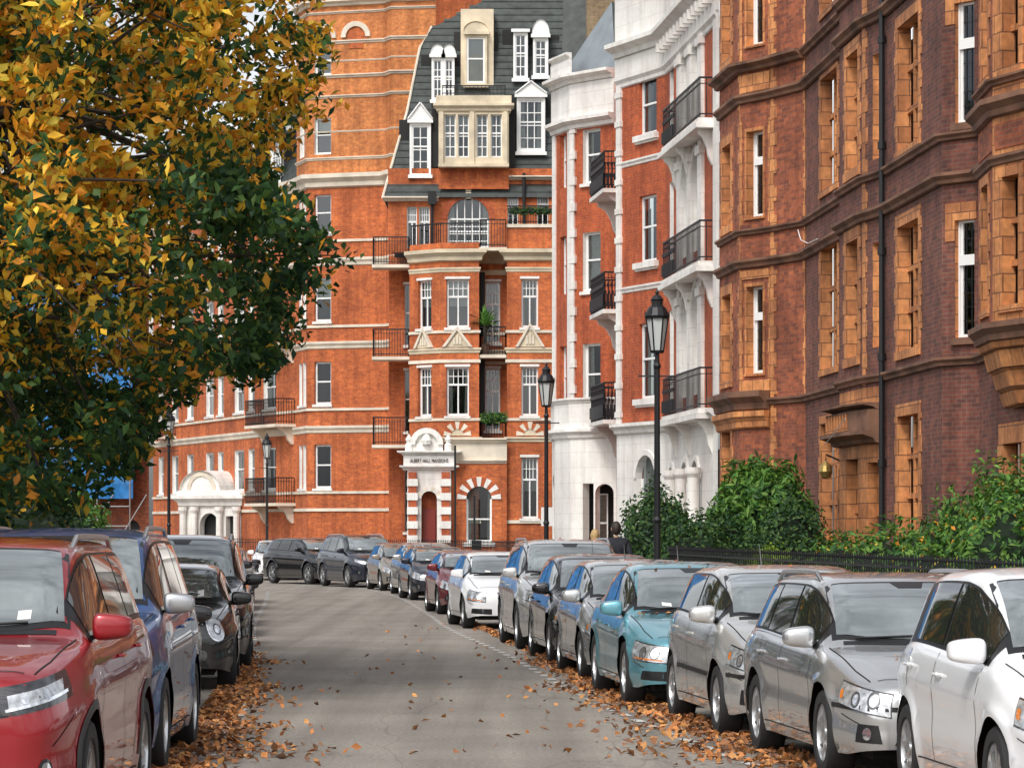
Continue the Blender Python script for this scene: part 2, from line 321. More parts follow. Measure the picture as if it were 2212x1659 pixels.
# ------------------------------------------------------------------ RIGHT dark-brick mansion block (nearest)
def building_R():
    g=Geo(); root=empty('brick_mansion_block')
    P=[(4.94,77),(5.22,74),(5.83,73),(6.48,71.5),(6.80,66.2),(6.62,65.5),(6.80,62.8),(7.05,61.6),(7.12,61),(7.43,56),(7.97,55.3),(7.98,53.4),(8.3,48.5),(8.6,44)]
    Ws=[Wl(P[i],P[i+1]) for i in range(len(P)-1)]
    T=17.5
    def fo(W,f0,f1,lst,st): return [(W.L*f0,W.L*f1,a,b,st) for a,b in lst]
    W=Ws[0]; ops=fo(W,.15,.55,[(5.3,7.3),(8.9,10.8),(12.8,14.6),(1.9,4.1)],'terra'); wall(g,'brick_redbrown',W,0,T,ops,sur='terracotta',dep=.22)
    for q in ops: surround(g,'terracotta',W,*q[:4],w=.22)
    quoin(g,'terracotta',W,True,4.9,T,w=(.15,.3))
    W=Ws[1]; ops=fo(W,.22,.76,[(5.35,7.33),(8.9,10.85),(12.8,14.7)],'lead'); wall(g,'brick_redbrown',W,4.4,T,ops,sur='terracotta',dep=.2); wall(g,'brick_redbrown',W,0,4.4)
    for q in ops: surround(g,'terracotta',W,*q[:4],w=.07,tooth=False)
    for a,b in ((5.2,7.5),(8.75,11.1),(12.45,15)):
        quoin(g,'terracotta',W,False,a,b,w=(.1,.07)); quoin(g,'terracotta',W,True,a,b,w=(.09,.06))
    wbox(g,'terracotta',W,.02,W.L-.02,11.75,12.15,0,.03); wbox(g,'terracotta',W,.02,W.L-.02,4.95,5.2,0,.03); wbox(g,'terracotta',W,.02,W.L-.02,7.5,7.7,0,.03)
    W=Ws[2]; wall(g,'brick_redbrown',W,0,T); quoin(g,'terracotta',W,False,0.2,T)
    quoin(g,'terracotta',W,True,4.7,T,w=(.04,.10))
    W=Ws[3]; terr=[(1.55,4.05),(5.2,7.8),(9.0,11.4),(12.8,15)]
    ops=fo(W,.42,.83,terr,'terra'); wall(g,'brick_dark',W,0,T,ops,sur='terracotta',dep=.24)
    for q in ops: surround(g,'terracotta',W,*q[:4])
    W=Ws[4]; wall(g,'brick_dark',W,0,T)
    W=Ws[5]; ops=fo(W,.32,.82,[(5.2,7.5),(8.9,11.2),(12.8,15)],'terra'); wall(g,'brick_dark',W,4.55,T,ops,sur='terracotta',dep=.22)
    for q in ops: surround(g,'terracotta',W,*q[:4],w=.22)
    wall(g,'terracotta',W,0,4.55,[(W.L*.3,W.L*.8,.15,3.2,'terra')],sur='terracotta',dep=.25)
    W=Ws[6]; ops=fo(W,.5,.9,[(5.3,7.3),(8.9,10.9),(12.8,14.8)],'lead'); wall(g,'brick_dark',W,4.55,T,ops,sur='terracotta'); quoin(g,'terracotta',W,False,4.6,T,w=(.2,.3))
    wall(g,'terracotta',W,0,4.55,[(W.L*.25,W.L*.8,.15,3.1,'terra')],sur='terracotta',dep=.25)
    for z in (3.45,): 
        band(g,'terracotta_dark',[P[5],P[6],P[7]],z,z+.25,.4,CORN,base=.003); band(g,'terracotta_dark',[P[5],P[6],P[7]],z+.25,z+.65,.28); band(g,'terracotta_dark',[P[5],P[6],P[7]],z+.65,z+.78,.4,CORN)
        for k in range(8): 
            W=Ws[5]; wbox(g,'terracotta',W,.15+k*.33,.27+k*.33,z+.28,z+.62,.28,.31)
    W=Ws[7]; wall(g,'brick_dark',W,0,T)
    px,py=W.P(W.L*.5,0,.09)[:2]; tube(g,'iron_black',[(px,py,.1),(px,py,T)],.055,8)
    for z in range(1,17,2): tube(g,'iron_black',[(px,py,z),(px,py,z+.14)],.08,8)
    wbox(g,'iron_black',W,W.L*.5-.16,W.L*.5+.16,16.2,16.6,.02,.26)
    W=Ws[8]; ops=fo(W,.17,.58,[(1.7,3.9),(5.1,7.4),(8.8,11.1),(12.6,15)],'terra'); wall(g,'brick_dark',W,0,T,ops,sur='terracotta',dep=.24)
    for q in ops: surround(g,'terracotta',W,*q[:4],w=.2)
    W=Ws[9]; ops=fo(W,.36,.88,[(5.1,7.12),(8.78,10.85),(12.5,14.6)],'lead'); wall(g,'brick_dark',W,0,T,ops,sur='terracotta',dep=.1)
    for q in ops: wbox(g,'terracotta_dark',W,q[0]-.05,q[1]+.05,q[2]-.12,q[2],0,.08); wbox(g,'terracotta',W,q[0]-.08,q[1]+.06,q[3],q[3]+.3,0,.02); wbox(g,'terracotta',W,q[0]-.22,q[0],q[3]-.35,q[3]+.3,0,.018)
    W=Ws[10]; wall(g,'brick_dark',W,0,T)
    W=Ws[11]; wall(g,'brick_dark',W,0,T,[(W.L*.12,W.L*.4,.2,3.2,'terra')],sur='terracotta',dep=.24); surround(g,'terracotta',W,W.L*.12,W.L*.4,.2,3.2,w=.3)
    W=Ws[12]; wall(g,'brick_dark',W,0,T)
    Q=[(7.95,53.6),(7.60,52.8),(7.55,50.9),(7.95,49.7),(8.6,49.2)]
    for i in range(4):
        W=Wl(Q[i],Q[i+1]); ops=[]
        if i in (1,2,3):
            ops=[(W.L*.28,W.L*.72,a,b,'terra') for a,b in ((5.3,7.3),(9.0,10.9),(12.6,14.6))]
        wall(g,'terracotta' if i!=1 else 'brick_redbrown',W,4.85,T,ops,sur='terracotta',dep=.22)
        for q in ops: surround(g,'terracotta',W,*q[:4],w=.14,tooth=(i==1))
        for a,b in ((7.75,8.15),(11.4,12.0)): wbox(g,'brick_redbrown',W,.1,W.L-.1,a,b,0,.015)
    steps=[(4.62,4.85,.05),(4.3,4.62,-.08),(4.0,4.3,-.22),(3.75,4.0,-.33)]
    band(g,'terracotta_dark',Q,4.75,5.05,.16,CORN,base=.01)
    for a,b,o in steps:
        band(g,'terracotta',Q,a,b,.14,[(0,0),(.55,.2),(1,1)],base=o-.14)
    for z,h,p in ((8.25,.3,.2),(7.5,.15,.08),(8.75,.12,.1),(12.1,.25,.18),(11.2,.15,.08)): band(g,'terracotta_dark',Q,z,z+h,p,CORN,base=.01)
    main=P[:12]
    for z,h,p in ((4.62,.16,.10),(7.75,.2,.14),(8.5,.14,.10),(11.5,.2,.14),(12.25,.16,.12),(15.2,.25,.2)):
        band(g,'terracotta_dark',main,z,z+h,p,CORN,base=.033)
    band(g,'terracotta_dark',main[:4],12.2,12.42,.26,CORN,base=.036)
    band(g,'terracotta_dark',main[:3],4.5,4.95,.28,CORN,base=.036); band(g,'terracotta',main[:3],4.1,4.5,.16,CORN,base=.036)
    g.face('slate',[(x,y,T) for x,y in P]+[(16,44,T),(16,77,T)])
    g.face('brick_dark',[(8.6,44,0),(16,44,0),(16,44,T),(8.6,44,T)],[(0,0),(8,0),(8,T),(0,T)])
    W=Ws[3]; x,y,z=W.P(W.L*.95,3.1,.35); tube(g,'iron_black',[W.P(W.L*.95,3.2,0),W.P(W.L*.95,3.35,.35),(x,y,3.2)],.02); lathe(g,'brass',(x,y),[(.02,3.22),(.12,3.12),(.14,3.0),(.10,2.88),(.0,2.84)])
    tube(g,'paint_white',[Ws[3].P(.2,8.4,.2),Ws[3].P(.5,8.15,.18),Ws[3].P(1.4,8.0,.16),Ws[3].P(3,7.95,.2)],.010,4)
    tube(g,'paint_white',[Ws[5].P(.9,3.5,.45),Ws[5].P(1.6,3.62,.45),Ws[6].P(.3,3.95,.45)],.010,4)
    g.finish(root)
building_R()

# ------------------------------------------------------------------ white-trimmed red block
def building_W():
    g=Geo(); root=empty('stucco_trimmed_mansion')
    a0,a1,a2=(1.3,101.5),(1.84,99.8),(3.14,98.2); h1=(3.75,92.3); b0=(3.2,91); b1,b2,b3=(2.93,89.5),(4.13,86.6),(4.97,77.6)
    lv=[(5.5,7.5),(9.1,10.9),(12.4,14.05)]
    Wh='stucco_white'
    W=Wl(a0,a1); wall(g,'brick_red',W,4.8,14.3,[(W.L*.35,W.L*.7,a,b,'sash') for a,b in lv]); wbox(g,Wh,W,0,.28,4.8,14.3,0,.05); wbox(g,Wh,W,W.L-.3,W.L-.003,4.8,14.3,0,.05)
    W=Wl(a1,a2); ops=[(W.L*.26,W.L*.66,a,b,'sash') for a,b in lv]; wall(g,'brick_red',W,4.8,14.3,ops,sur=Wh,sill=Wh)
    wbox(g,Wh,W,0,.16,4.8,14.3,0,.06)
    for k in range(12): wbox(g,Wh,W,-.02,.24,5.2+k*.8,5.45+k*.8,0,.085)
    W=Wl(a2,h1); wall(g,'brick_red',W,0,16,[(W.L*.2,W.L*.35,a,b+.1,'sash') for a,b in lv])
    for z in (5.0,8.2,11.7):
        balcony(g,W,W.L*.2,W.L*.72,z,.95,1.05,Wh,bulge=.05,st=.1)
        bracket(g,Wh,W,W.L*.25,z-.12,.8,1.1); bracket(g,Wh,W,W.L*.67,z-.12,.8,1.1)
    W=Wl(h1,b0); wall(g,'brick_red',W,0,16); W=Wl(b0,b1); wall(g,'brick_red',W,0,16)
    W=Wl(b1,b2); ops=[(W.L*.44,W.L*.80,a,b,'sash') for a,b in ((5.35,7.4),(9.05,10.86),(12.5,14.05))]
    wall(g,'brick_red',W,4.5,14.2,ops,dep=.12,sill=None)
    for q in ops: wbox(g,Wh,W,q[0]-.14,q[1]+.14,q[2]-.16,q[2],0,.14); wbox(g,Wh,W,q[0]-.1,q[1]+.1,q[2]-.22,q[2]-.16,0,.08)
    wbox(g,Wh,W,-.02,.27,4.5,14.2,0,.06)
    for k in range(12): wbox(g,Wh,W,-.05,.31,4.9+k*.8,5.06+k*.8,0,.09)
    W=Wl(b2,b3); L=W.L
    ops=[(L*.07,L*.15,a,b,'sash') for a,b in ((5.2,7.6),(8.8,11),(12.2,14.1))]
    for a,b in ((5.2,7.3),(8.8,10.7),(12.2,13.6)):
        for f in (.33,.53): ops.append((L*f,L*(f+.14),a,b,'sash',True))
    wall(g,'brick_red',W,4.5,14.2,ops,sur=Wh)
    for f0,f1 in ((.27,.33),(.47,.53),(.67,.74)):
        wbox(g,Wh,W,L*f0,L*f1,4.6,14.2,0,.09)
        for z in (7.6,11.1,13.8): wbox(g,Wh,W,L*f0-.05,L*f1+.05,z,z+.2,.0,.15)
    wbox(g,Wh,W,L*.94,L*.999,4.6,14.2,0,.08)
    for a in (7.3,10.7,13.6):
        for f in (.40,.60): archring(g,[Wh],W,L*f,a,L*.07,L*.07+.14,0,.06,10)
    for z in (4.75,8.3,11.75):
        balcony(g,W,L*.22,L*.93,z,.42,.95,Wh,st=.2,fancy=.3)
        wbox(g,Wh,W,L*.20,L*.95,z-.26,z-.125,.0,.50)
        for f in (.25,.5,.90): bracket(g,Wh,W,L*f,z-.26,.42,.85,.2)
    Wb=Wl(b1,b2); wall(g,Wh,Wb,0,4.5,[(Wb.L*.42,Wb.L*.82,1.2,3.2,'sash',True)],o=.04); archring(g,[Wh],Wb,Wb.L*.62,3.2,Wb.L*.2,Wb.L*.2+.15,.04,.09)
    wall(g,Wh,W,0,4.5,[(L*.1,L*.2,1.2,3.0,'sash',True),(L*.36,L*.48,1.0,3.0,'sash',True),(L*.56,L*.68,.2,3.0,'door',True)],o=.04)
    for f,r in ((.42,.06),(.62,.06),(.15,.05)): archring(g,[Wh],W,L*f,3.0,L*r,L*r+.16,.04,.1)
    for f in (.3,.5,.73): lathe(g,Wh,W.P(L*f,0,.28)[:2],[(.2,0),(.2,.9),(.15,.95),(.14,3.1),(.2,3.2),(.2,3.35)],14)
    poly=[b1,b2,b3]
    band(g,Wh,poly,4.42,4.72,.22,CORN,base=.05)
    band(g,Wh,poly,13.95,14.25,.12,CORN,base=.01); band(g,Wh,poly,14.2,14.75,.1); band(g,Wh,poly,14.75,15.15,.42,CORN)
    band(g,Wh,poly,15.15,16.6,.1); band(g,Wh,poly,16.6,16.95,.4,CORN)
    for k in range(14): wbox(g,Wh,W,.2+k*L/14.5,.36+k*L/14.5,14.5,14.75,.1,.32)
    for p,q in ((b1,b2),(b2,b3)):
        Wq=Wl(p,q)
        for k in range(3): wbox(g,Wh,Wq,Wq.L*(k+.5)/3-.22,Wq.L*(k+.5)/3+.22,16.95,17.6+.3*(k==1),-.3,.1,True)
    for z in (8.3,11.75): band(g,Wh,[b1,b2],z+.0,z+.16,.07,CORN,base=.004)
    g.face('slate',[(*b1,17),(*b2,17),(*b3,17),(12,77,17),(12,92,17)]); g.face('slate',[(*b1,17),(2.93,91,17),(12,92,19.5),(12,92,17)])
    pc=[(1.25,100.9),(1.32,99.0),(1.75,97.8),(2.45,97.2),(3.13,97.0)]
    for i in range(4):
        Wp=Wl(pc[i],pc[i+1]); 
        if i==3:  wall(g,Wh,Wp,0,4.8,[(.05,.62,.1,2.9,'open',True)],dep=.3)
        elif i==2: wall(g,Wh,Wp,0,4.8,[(Wp.L-.42,Wp.L-.003,.1,3.2,'open')],dep=.3)
        elif i==0: wall(g,Wh,Wp,0,4.8,[(.4,1.4,.9,3.0,'sash',True)])
        else: wall(g,Wh,Wp,0,4.8)
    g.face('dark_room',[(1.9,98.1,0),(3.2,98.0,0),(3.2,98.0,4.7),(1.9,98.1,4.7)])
    win(g,Wl((2.4,97.85),(3.1,97.85)),.12,.5,1,2.9,'sash',.0)
    band(g,Wh,pc,4.55,4.85,.2,CORN); band(g,Wh,pc,4.85,5.6,.04); band(g,Wh,pc,5.6,5.78,.14,CORN)
    g.face(Wh,[(*p,4.86) for p in pc]+[(3.2,98.1,4.86),(1.84,99.7,4.86),(1.3,101.4,4.86)])
    wall(g,Wh,Wl(a0,a1),0,4.8,[],o=.02)
    band(g,Wh,[a0,a1,a2],14.1,14.45,.3,CORN); band(g,Wh,[a0,a1,a2],14.45,15.5,.08); band(g,Wh,[a0,a1,a2],15.5,15.8,.38,CORN); band(g,Wh,[a0,a1],15.8,16.3,.1); band(g,Wh,[a0,a1],16.3,16.5,.2,CORN)
    R=[(1.35,101.4),(3.15,98.3),(5.5,93),(5.5,101.4)]
    apex=(3.1,100.6,18.2)
    for i in range(4):
        p,q=R[i],R[(i+1)%4]; g.face('lead_grey' if i==0 else 'slate',[(*p,15.7),(*q,15.7),apex])
    g.face('slate',[(1.5,103,14),(6,103,14),(6,105,24),(1.7,105,20)])
    g.box('brick_yellow',2.35,3.6,101.8,103,14,21.5); g.box('stone_cream',2.25,3.7,101.7,103.1,21.5,21.75)
    for k in range(3): lathe(g,'terracotta_dark',(2.8+.28*k,102.4),[(.1,21.75),(.09,22.4)],8)
    g.finish(root)
building_W()

# ------------------------------------------------------------------ central orange block with mansard
def building_C():
    g=Geo(); root=empty('mansard_mansion_block')
    C=[(-4.67,122.8),(-3.84,122.8),(-3.84,121.3),(-2.67,120.2),(-1.22,120.0),(-1.22,121.4),(-.19,121.4),(-.19,120),(1.95,120),(1.95,126)]
    lv=[(2.23,4.5),(6.03,7.85),(9.3,11.1)]; B='brick_orange'; cr='stone_cream'; wp='stone_pale'
    spec={0:(.72,.96,'sash'),2:(.28,.72,'cross'),3:(.16,.74,'cross'),5:(.2,.75,'cross'),7:(.25,.54,'cross')}
    for i in range(len(C)-1):
        W=Wl(C[i],C[i+1]); ops=[]
        if i in spec:
            f0,f1,st=spec[i]
            for j,(a,b) in enumerate(lv):
                if i in (2,3) and j==0: continue
                ops.append((W.L*f0,W.L*f1,a-(.5 if i in(0,5) else 0),b,st))
        wall(g,B,W,0,12.2,ops,sill='stucco_white')
        for q in ops: 
            wbox(g,'stucco_white',W,q[0]-.05,q[1]+.05,q[3],q[3]+.09,0,.03)
    main=C[2:8+1]
    for z,h,p,m in ((8.35,.2,.08,cr),(8.0,.12,.05,wp),(5.05,.2,.1,cr),(11.35,.18,.06,cr),(11.75,.45,.28,cr),(9.1,.1,.05,wp),(5.85,.1,.05,wp),(2.05,.12,.06,wp)):
        band(g,m,main,z,z+h,p,CORN if h>.15 else None,base=.004)
    def ped(W,uc,z,w,h,m=cr):
        A=[W.P(uc-w/2,z,.06),W.P(uc+w/2,z,.06),W.P(uc,z+h,.06)]; g.face(m,A)
        for s in (-1,1):
            a=(uc+s*w/2,z); b=(uc,z+h)
            pts=[(a[0],a[1]),(a[0]-s*.12,a[1]),(b[0],b[1]-.14),(b[0],b[1])]
            F=[W.P(u,zz,.14) for u,zz in pts]; K=[W.P(u,zz,0) for u,zz in pts]; g.face('stone_pale',F)
            for k in range(4): g.face('stone_pale',[F[k],K[k],K[(k+1)%4],F[(k+1)%4]])
        for q in range(3): wbox(g,'stone_pale',W,uc-.16+.12*q,uc-.08+.12*q,z+.1,z+h*.45+(.1 if q==1 else 0),.06,.10)
    W=Wl(C[2],C[3]); ped(W,W.L*.5,8.58,.95,.75); W=Wl(C[3],C[4]); ped(W,W.L*.45,8.58,1.15,.75); W=Wl(C[7],C[8]); ped(W,W.L*.40,8.58,1.1,.9)
    for (i,f) in ((3,.45),(7,.40)):
        W=Wl(C[i],C[i+1]); archring(g,['stone_pale',B],W,W.L*f,5.3,.24,.52,.0,.06,9); g.face(cr,arcpts(W,W.L*f,5.3,.24,.03,8))
    W=Wl((-5.25,122.7),(-3.84,122.7))
    for z in (5.0,8.3,11.75): balcony(g,W,0,W.L,z,1.3,1.0,'stone_pale',st=.1)
    W=Wl(C[5],C[6])
    for z in (5.0,8.3): balcony(g,W,.02,W.L-.02,z,1.35,1.0,'stone_pale',st=.1)
    balcony(g,W,-.0,W.L,12.25,1.6,1.0,'stone_pale',st=.1)
    g.face('lead_grey',[(-3.84,121.3,12.23),(-2.67,120.2,12.23),(-1.22,120,12.23),(1.95,120,12.23),(1.95,122,12.23),(-4.67,122,12.23)])
    W=Wl(C[7],C[8]); wbox(g,B,W,0,W.L,12.2,13.0,-.25,-.02,True); wbox(g,wp,W,-.05,W.L,13.0,13.12,-.3,.04,True)
    balcony(g,W,0,W.L,13.13,.25,.65,'stone_pale',o=-.3,st=.09)
    for i in (2,3):
        W=Wl(C[i],C[i+1]); wbox(g,B,W,0,W.L,12.2,12.45,-.2,-.02,True)
        n=int(W.L/.1)
        for k in range(n): wbox(g,'iron_black',W,k*W.L/n,k*W.L/n+.02,12.45,13.15,-.12,-.1)
        wbox(g,'iron_black',W,0,W.L,13.15,13.2,-.14,-.08,True)
    W=Wl((-4.67,121.9),(2.1,121.9)); x=lambda X: X+4.67
    ops=[(x(-3.95),x(-3.58),12.4,13.95,'cross'),(x(-3.5),x(-3.1),12.4,13.95,'cross'),(x(-2.42),x(-.86),12.4,13.5,'grid',True),(x(-.17),x(.24),13.1,14.5,'cross'),(x(.94),x(1.38),13.1,14.6,'cross')]
    wall(g,B,W,12.2,15.4,ops,sur='stucco_white'); archring(g,['brick_red'],W,x(-1.64),13.5,.78,1.0,0,.04,16); wbox(g,cr,W,x(-1.74),x(-1.54),14.25,14.85,0,.1)
    band(g,'stone_pale',[(-4.85,121.9),(-2.75,121.9)],14.15,14.32,.3,CORN); band(g,'stone_pale',[(-.12,121.9),(2.1,121.9)],14.95,15.1,.3,CORN)
    W2=Wl((-2.75,121.7),(-.12,121.7)); wall(g,B,W2,14.6,15.5); 
    W3=Wl((-2.75,121.3),(-.12,121.3)); ops=[(a,a+.42,15.75,17.35,'grid') for a in (.22,.72,1.42,1.95)]
    wall(g,cr,W3,15.5,18.0,ops); wbox(g,cr,W3,-.01,W3.L+.01,15.38,15.5,-.6,.15); band(g,cr,[(-2.75,124.5),(-2.75,121.3),(-.12,121.3),(-.12,124.5)],17.45,17.75,.2,CORN); band(g,cr,[(-2.75,124.5),(-2.75,121.3),(-.12,121.3),(-.12,124.5)],17.75,18.05,.1)
    for f in (0.02,1.18,2.42): wbox(g,cr,W3,f,f+.16,15.5,17.45,0,.09)
    g.face(cr,[(-2.75,121.3,18.0),(-.12,121.3,18.0),(-.12,124.5,18.0),(-2.75,124.5,18.0)])
    g.face(cr,[(-2.75,124,15.4),(-2.75,121.3,15.4),(-2.75,121.3,18),(-2.75,124,18)]); g.face(cr,[(-.12,124,15.4),(-.12,121.3,15.4),(-.12,121.3,18),(-.12,124,18)])
    balcony(g,W3,.1,W3.L-.1,18.06,.2,.35,'stone_cream',o=-.25,st=.14)
    for k in range(5): wbox(g,'brick_red',W2,.3+k*.45,.5+k*.45,15.0,15.3,0,.03)
    ry=lambda z: 121.75+(z-14.3)*.33
    pts=[(-4.85,14.3),(2.4,14.3),(2.4,24.5),(-.2,22.6),(-3.05,21.0),(-3.5,20.2),(-3.95,17.7)]
    g.face('slate',[(X,ry(z),z) for X,z in pts])
    for (X0,z0),(X1,z1) in zip(pts[3:],pts[4:]+pts[:1]): g.face('slate',[(X0,ry(z0),z0),(X1,ry(z1),z1),(X1,131,z1),(X0,131,z0)])
    vs=[(-4.87,14.25),(-3.97,17.7),(-3.52,20.2),(-3.07,21.05)]
    tube(g,'stone_pale',[(X,ry(z)-.03,z) for X,z in vs],.05,6)
    for row in range(36):
        z=14.5+row*.27
        x0=np.interp(z,[14.3,17.7,20.2,21.0,22.6,24.5],[-4.85,-3.95,-3.5,-3.05,-.2,2.3]); x1=2.4
        if z<24 : g.face('slate',[(x0,ry(z)-.03,z),(x1,ry(z)-.03,z),(x1,ry(z)+.05,z+.12),(x0,ry(z)+.05,z+.12)])
    def dormer(x0,x1,z0,z1,zp,kind='ped',m='paint_white',st='grid'):
        yf=ry(z0)-.18; W=Wl((x0,yf),(x1,yf)); w=x1-x0; t=.08
        wall(g,m,W,z0-.1,z1+.12,[(t,w-t,z0,z1,st)],dep=.06); wbox(g,m,W,-.06,w+.06,z0-.18,z0-.05,0,.1); wbox(g,m,W,-.08,w+.08,z1+.1,z1+.22,0,.12)
        yb=ry(z1)+1
        for X in (x0,x1): g.face('slate' if m=='paint_white' else m,[(X,yf,z0-.1),(X,yb,z0-.1),(X,yb,z1+.15),(X,yf,z1+.15)])
        xm=(x0+x1)/2; zt=z1+.22
        if kind=='ped':
            g.face(m,[(x0-.06,yf-.08,zt),(x1+.06,yf-.08,zt),(xm,yf-.08,zp)]); g.face('lead_grey',[(x0-.08,yf-.12,zt),(xm,yf-.12,zp+.05),(xm,yb+1,zp+.05),(x0-.08,yb+1,zt)]); g.face('lead_grey',[(x1+.08,yf-.12,zt),(xm,yf-.12,zp+.05),(xm,yb+1,zp+.05),(x1+.08,yb+1,zt)])
            for s in (x0-.06,x1+.06): tube(g,m,[(s,yf-.12,zt+.02),(xm,yf-.12,zp)],.035,4)
        elif kind=='arch':
            n=8; P=[(xm+(w/2+.05)*math.cos(math.pi*k/n),zt+(zp-zt)*math.sin(math.pi*k/n)) for k in range(n+1)]
            g.face(m,[(a,yf-.05,b) for a,b in P])
            for k in range(n): g.face(m,[(P[k][0],yf-.1,P[k][1]),(P[k+1][0],yf-.1,P[k+1][1]),(P[k+1][0],yb+1,P[k+1][1]),(P[k][0],yb+1,P[k][1])])
        else: g.face('lead_grey',[(x0-.08,yf-.12,zt),(x1+.08,yf-.12,zt),(x1+.08,yb,zt+.1),(x0-.08,yb,zt+.1)])
    dormer(-3.85,-3.05,15.2,17.0,17.85); dormer(-3.05,-2.6,18.15,19.6,20.2,'arch'); dormer(-2.6,-2.18,18.15,19.6,20.2,'arch')
    dormer(-1.80,-.95,18.75,20.5,21.1,'arch',cr,'sash'); dormer(.18,1.25,16.1,18.0,18.7); dormer(.05,.6,19.0,20.6,0,'flat'); dormer(.8,1.38,19.1,20.4,21.2,'arch')
    g.box(cr,-1.95,-.7,123.2,125,18.0,21.6)
    Wh='stucco_white'; W=Wl((-3.86,119.4),(-2.25,119.4)); L=W.L
    wall(g,Wh,W,0,4.35,[(L*.32,L*.68,.1,2.95,'open',True)],dep=.35); archring(g,[Wh,'stone_pale'],W,L*.5,2.95,L*.18,L*.18+.2,0,.06,9)
    g.face('brick_red',[W.P(.3,0,-.5),W.P(L-.3,0,-.5),W.P(L-.3,4,-.5),W.P(.3,4,-.5)]); wbox(g,'door_red',W,L*.36,L*.64,.1,2.6,-.49,-.42)
    for u in (L*.12,L*.88):
        for k in range(7): 
            wbox(g,Wh,W,u-.2,u+.2,.3+k*.52,.3+k*.52+.27,0,.24); wbox(g,'brick_red',W,u-.15,u+.15,.3+k*.52+.27,.3+k*.52+.52,0,.2)
    for X in (0,L): g.face(Wh,[W.P(X,0,0),W.P(X,0,-2),W.P(X,4.35,-2),W.P(X,4.35,0)])
    band(g,Wh,[(-3.95,120.6),(-3.95,119.4),(-2.15,119.4),(-2.15,120.6)],4.0,4.18,.2,CORN); band(g,Wh,[(-3.9,120.6),(-3.9,119.4),(-2.2,119.4),(-2.2,120.6)],4.18,4.55,.1);band(g,Wh,[(-3.95,120.6),(-3.95,119.4),(-2.15,119.4),(-2.15,120.6)],4.55,4.72,.28,CORN)
    Wq=Wl((-3.75,119.45),(-2.55,119.45)); archring(g,[Wh],Wq,.6,4.95,.42,.62,-.6,.14,12); g.face(Wh,arcpts(Wq,.6,4.95,.42,0,12)); wbox(g,Wh,Wq,0,1.2,4.72,4.95,-.6,.05)
    lathe(g,Wh,(-3.15,119.3),[(.16,4.95),(.2,5.1),(.1,5.3),(0,5.35)],8)
    for X in (-3.8,-2.35): lathe(g,Wh,(X,119.4),[(.14,4.72),(.14,4.95),(.08,5.0),(.13,5.15),(0,5.35)],8)
    W=Wl((-2.25,119.75),(-.19,119.75)); uc=W.L*.5
    wall(g,B,W,0,4.3,[(uc-.47,uc+.47,1.35,2.95,'sash',True)],sur='stucco_white'); archring(g,['stucco_white','brick_red'],W,uc,2.95,.47,.82,0,.05,13)
    wbox(g,Wh,W,uc-.6,uc+.6,1.2,1.35,0,.08)
    band(g,wp,[(-2.25,119.75),(-.19,119.75)],4.25,4.4,.12,CORN); wbox(g,wp,W,0,W.L,4.4,5.0,-.5,.03); band(g,wp,[(-2.25,119.75),(-.19,119.75)],5.0,5.2,.22,CORN)
    g.face('lead_grey',[(-2.25,119.75,5.01),(-.19,119.75,5.01),(-.19,121.4,5.01),(-2.25,121.4,5.01)])
    tube(g,'iron_black',[(-3.0,121.6,12.3),(-3.0,121.6,14.2)],.06); wbox(g,'iron_black',Wl((-3.15,121.6),(-2.85,121.6)),0,.3,14.0,14.5,-.1,.2)
    tube(g,'iron_black',[(.45,121.7,13.2),(.45,121.7,15.2)],.06)
    g.finish(root)
    cu=bpy.data.curves.new('lettering','FONT'); cu.body='ALBERT HALL MANSIONS'; cu.size=.2; cu.extrude=.01; cu.align_x='CENTER'; cu.materials.append(MATS['iron_black'])
    o=bpy.data.objects.new('lettering',cu); COL.objects.link(o); o.parent=root; o.location=(-3.05,119.28,4.29); o.rotation_euler=(math.pi/2,0,0); o.scale=(.62,1,1)
building_C()

